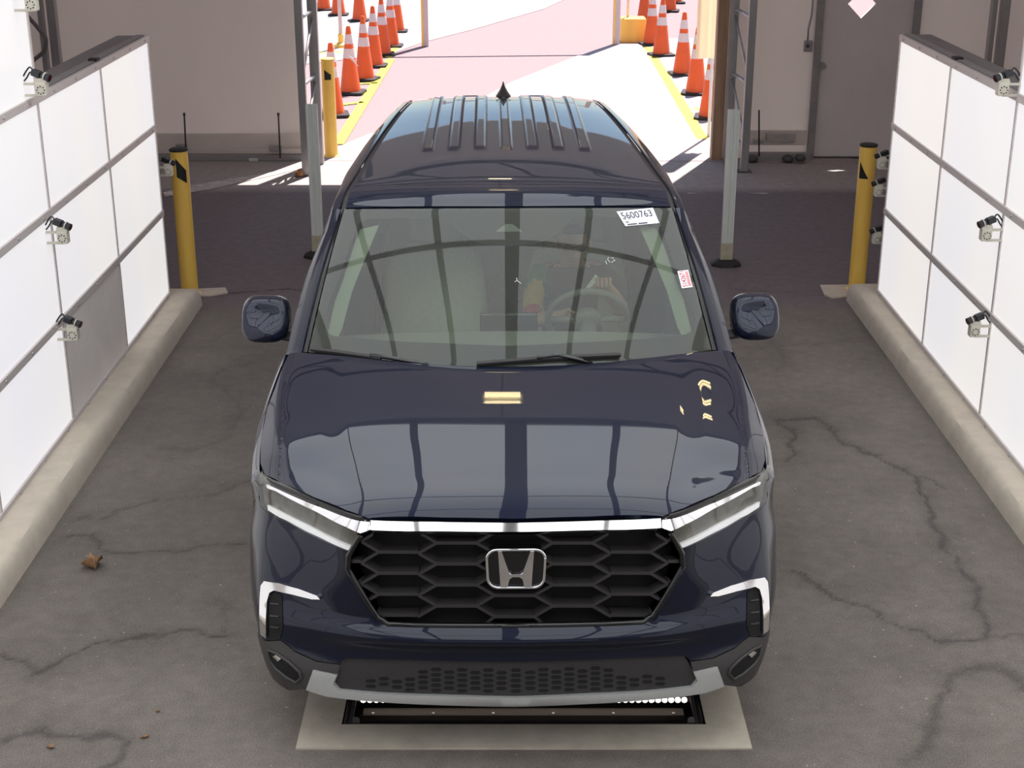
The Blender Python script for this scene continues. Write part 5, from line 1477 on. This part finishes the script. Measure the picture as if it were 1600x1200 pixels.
# car space; the person sits at the wheel on the +x side
hx_, hy_ = .33, 2.52
J = [(hx_, 2.66, .70, .15, .12), (hx_, 2.68, .85, .15, .11), (hx_, 2.68, .98, .17, .11), (hx_, 2.66, 1.06, .12, .08), (hx_, 2.63, 1.115, .052), (hx_, 2.60, 1.165, .060, .070), (hx_, 2.585, 1.22, .078, .092), (hx_, 2.59, 1.285, .070, .085), (hx_, 2.60, 1.325, .035, .045)]
E = [(i, i + 1) for i in range(8)]
def limb(root, pts):
    global J, E
    prev = root
    for p_ in pts: J.append(p_); E.append((prev, len(J) - 1)); prev = len(J) - 1
    return prev
sR = limb(3, [(hx_ - .16, 2.66, 1.045, .068), (hx_ - .20, 2.58, .96, .058), (hx_ - .20, 2.45, .88, .048), (hx_ - .12, 2.30, .93, .036), (hx_ - .06, 2.22, .97, .030)])
sL = limb(3, [(hx_ + .16, 2.66, 1.045, .068), (hx_ + .22, 2.56, .97, .058), (hx_ + .23, 2.44, .93, .048), (hx_ + .17, 2.27, 1.06, .038), (hx_ + .13, 2.17, 1.135, .029), (hx_ + .115, 2.135, 1.165, .032)])
for s_ in (-1, 1): limb(0, [(hx_ + s_ * .10, 2.50, .66, .085), (hx_ + s_ * .14, 2.20, .70, .065), (hx_ + s_ * .13, 1.95, .45, .05)])
# fingers of the hand that rests on the wheel rim, curled over it
hp = np.array([hx_ + .115, 2.135, 1.165])
for k in range(4):
    b_ = hp + np.array([-.028 + .019 * k, -.012, .012]); ln = (.9, 1.0, .95, .78)[k]
    limb(sL, [(*(b_), .0105), (*(b_ + np.array([0, -.030 * ln, .012])), .0095), (*(b_ + np.array([0, -.052 * ln, -.004])), .0085), (*(b_ + np.array([0, -.056 * ln, -.026 * ln])), .0075)])
limb(sL, [(*(hp + np.array([-.030, -.004, -.010])), .011), (*(hp + np.array([-.046, -.022, -.022])), .009), (*(hp + np.array([-.048, -.042, -.026])), .008)])
hr = np.array([hx_ - .06, 2.22, .97])
for k in range(4):
    b_ = hr + np.array([.012 + .004 * k, -.012, .024 - .017 * k]); ln = (.85, 1.0, .95, .75)[k]
    limb(sR, [(*(b_), .010), (*(b_ + np.array([.030 * ln, -.018, .004])), .009), (*(b_ + np.array([.048 * ln, -.030, -.008])), .008)])
limb(sR, [(*(hr + np.array([.004, -.02, .03])), .010), (*(hr + np.array([.028, -.034, .042])), .009)])
def who(c):
    x, y, z = c
    if z > 1.105 and abs(x - hx_) < .13 and y > 2.45: return 2 if (z > 1.29 or (y > 2.64 and z > 1.2)) else 1
    if y < 2.40 and x > hx_ + .05 and z > .8: return 1
    if y < 2.36 and x < hx_ and z > .8: return 1
    if x < hx_ - .13 and y > 2.36 and z > .8:
        d_ = (2.68 - y) / .3
        return 3 + min(2, max(0, int(d_ * 3)))
    return 0
person_root = thing('person', 'driver in a dark shirt and glasses with one hand on the steering wheel', 'person', tuple(CAR_LOC), CAR_RZ)
body = skinned('body', J, E, [shirt, skin, hairm] + sleeve, who, person_root)
mb = MB()
for s_ in (-1, 1):
    mb.ring_loft([[(hx_ + s_ * .034 + .027 * math.cos(a), 2.482 + o, 1.232 + .020 * math.sin(a)) for a in np.linspace(0, 2 * math.pi, 16, endpoint=False)] for o in (0, .004)])
mb.tube([(hx_ - .01, 2.482, 1.236), (hx_ + .01, 2.482, 1.236)], .003, 6)
for s_ in (-1, 1): mb.tube([(hx_ + s_ * .06, 2.484, 1.238), (hx_ + s_ * .078, 2.52, 1.24), (hx_ + s_ * .078, 2.60, 1.238)], .003, 6)
mb.build('glasses', gloss_blk2, person_root)
mb = MB(); mb.ring_loft([[(hx_ + w * math.cos(a), 2.497 - d_ + .01 * math.sin(a), z + h_ * math.sin(a)) for a in np.linspace(0, 2 * math.pi, 12, endpoint=False)] for d_, w, h_, z in ((-.01, .014, .024, 1.212), (.006, .012, .020, 1.206), (.018, .009, .011, 1.200), (.022, .003, .004, 1.198))]); mb.build('nose', skin, person_root, smooth=True)
mb = MB(); mb.tube([(hx_ - .022, 2.500, 1.168), (hx_, 2.495, 1.165), (hx_ + .022, 2.500, 1.168)], [.003, .006, .003], 8); mb.build('mouth', mat('lips', (.36, .13, .10), rough=.5, noise=(40, .1)), person_root, smooth=True)
for s_ in (-1, 1):
    mb = MB(); mb.ring_loft([[(hx_ + s_ * (.082 + o), 2.60 + .014 * math.cos(a), 1.215 + .027 * math.sin(a)) for a in np.linspace(0, 2 * math.pi, 12, endpoint=False)] for o in (-.012, .006)]); mb.build('ear', skin, person_root, smooth=True)
# folded paper in that hand
def car_pt(x, y, z): return tuple(car_to_world(np.array([x, y, z])))
mb = MB(); mb.add([car_pt(hx_ + .03, 2.10, 1.12), car_pt(hx_ + .075, 2.10, 1.165), car_pt(hx_ + .08, 2.13, 1.20), car_pt(hx_ + .03, 2.12, 1.132)], [(0, 1, 2, 3)]); mb.add([car_pt(hx_ + .08, 2.13, 1.20), car_pt(hx_ + .10, 2.125, 1.175), car_pt(hx_ + .098, 2.12, 1.165), car_pt(hx_ + .075, 2.10, 1.165)], [(0, 1, 2, 3)])
pp = mb.build('paper_slip', paper_w); md = pp.modifiers.new('s', 'SOLIDIFY'); md.thickness = .0015; tag(pp, 'white folded paper slip beside the hand on the steering wheel', 'paper')
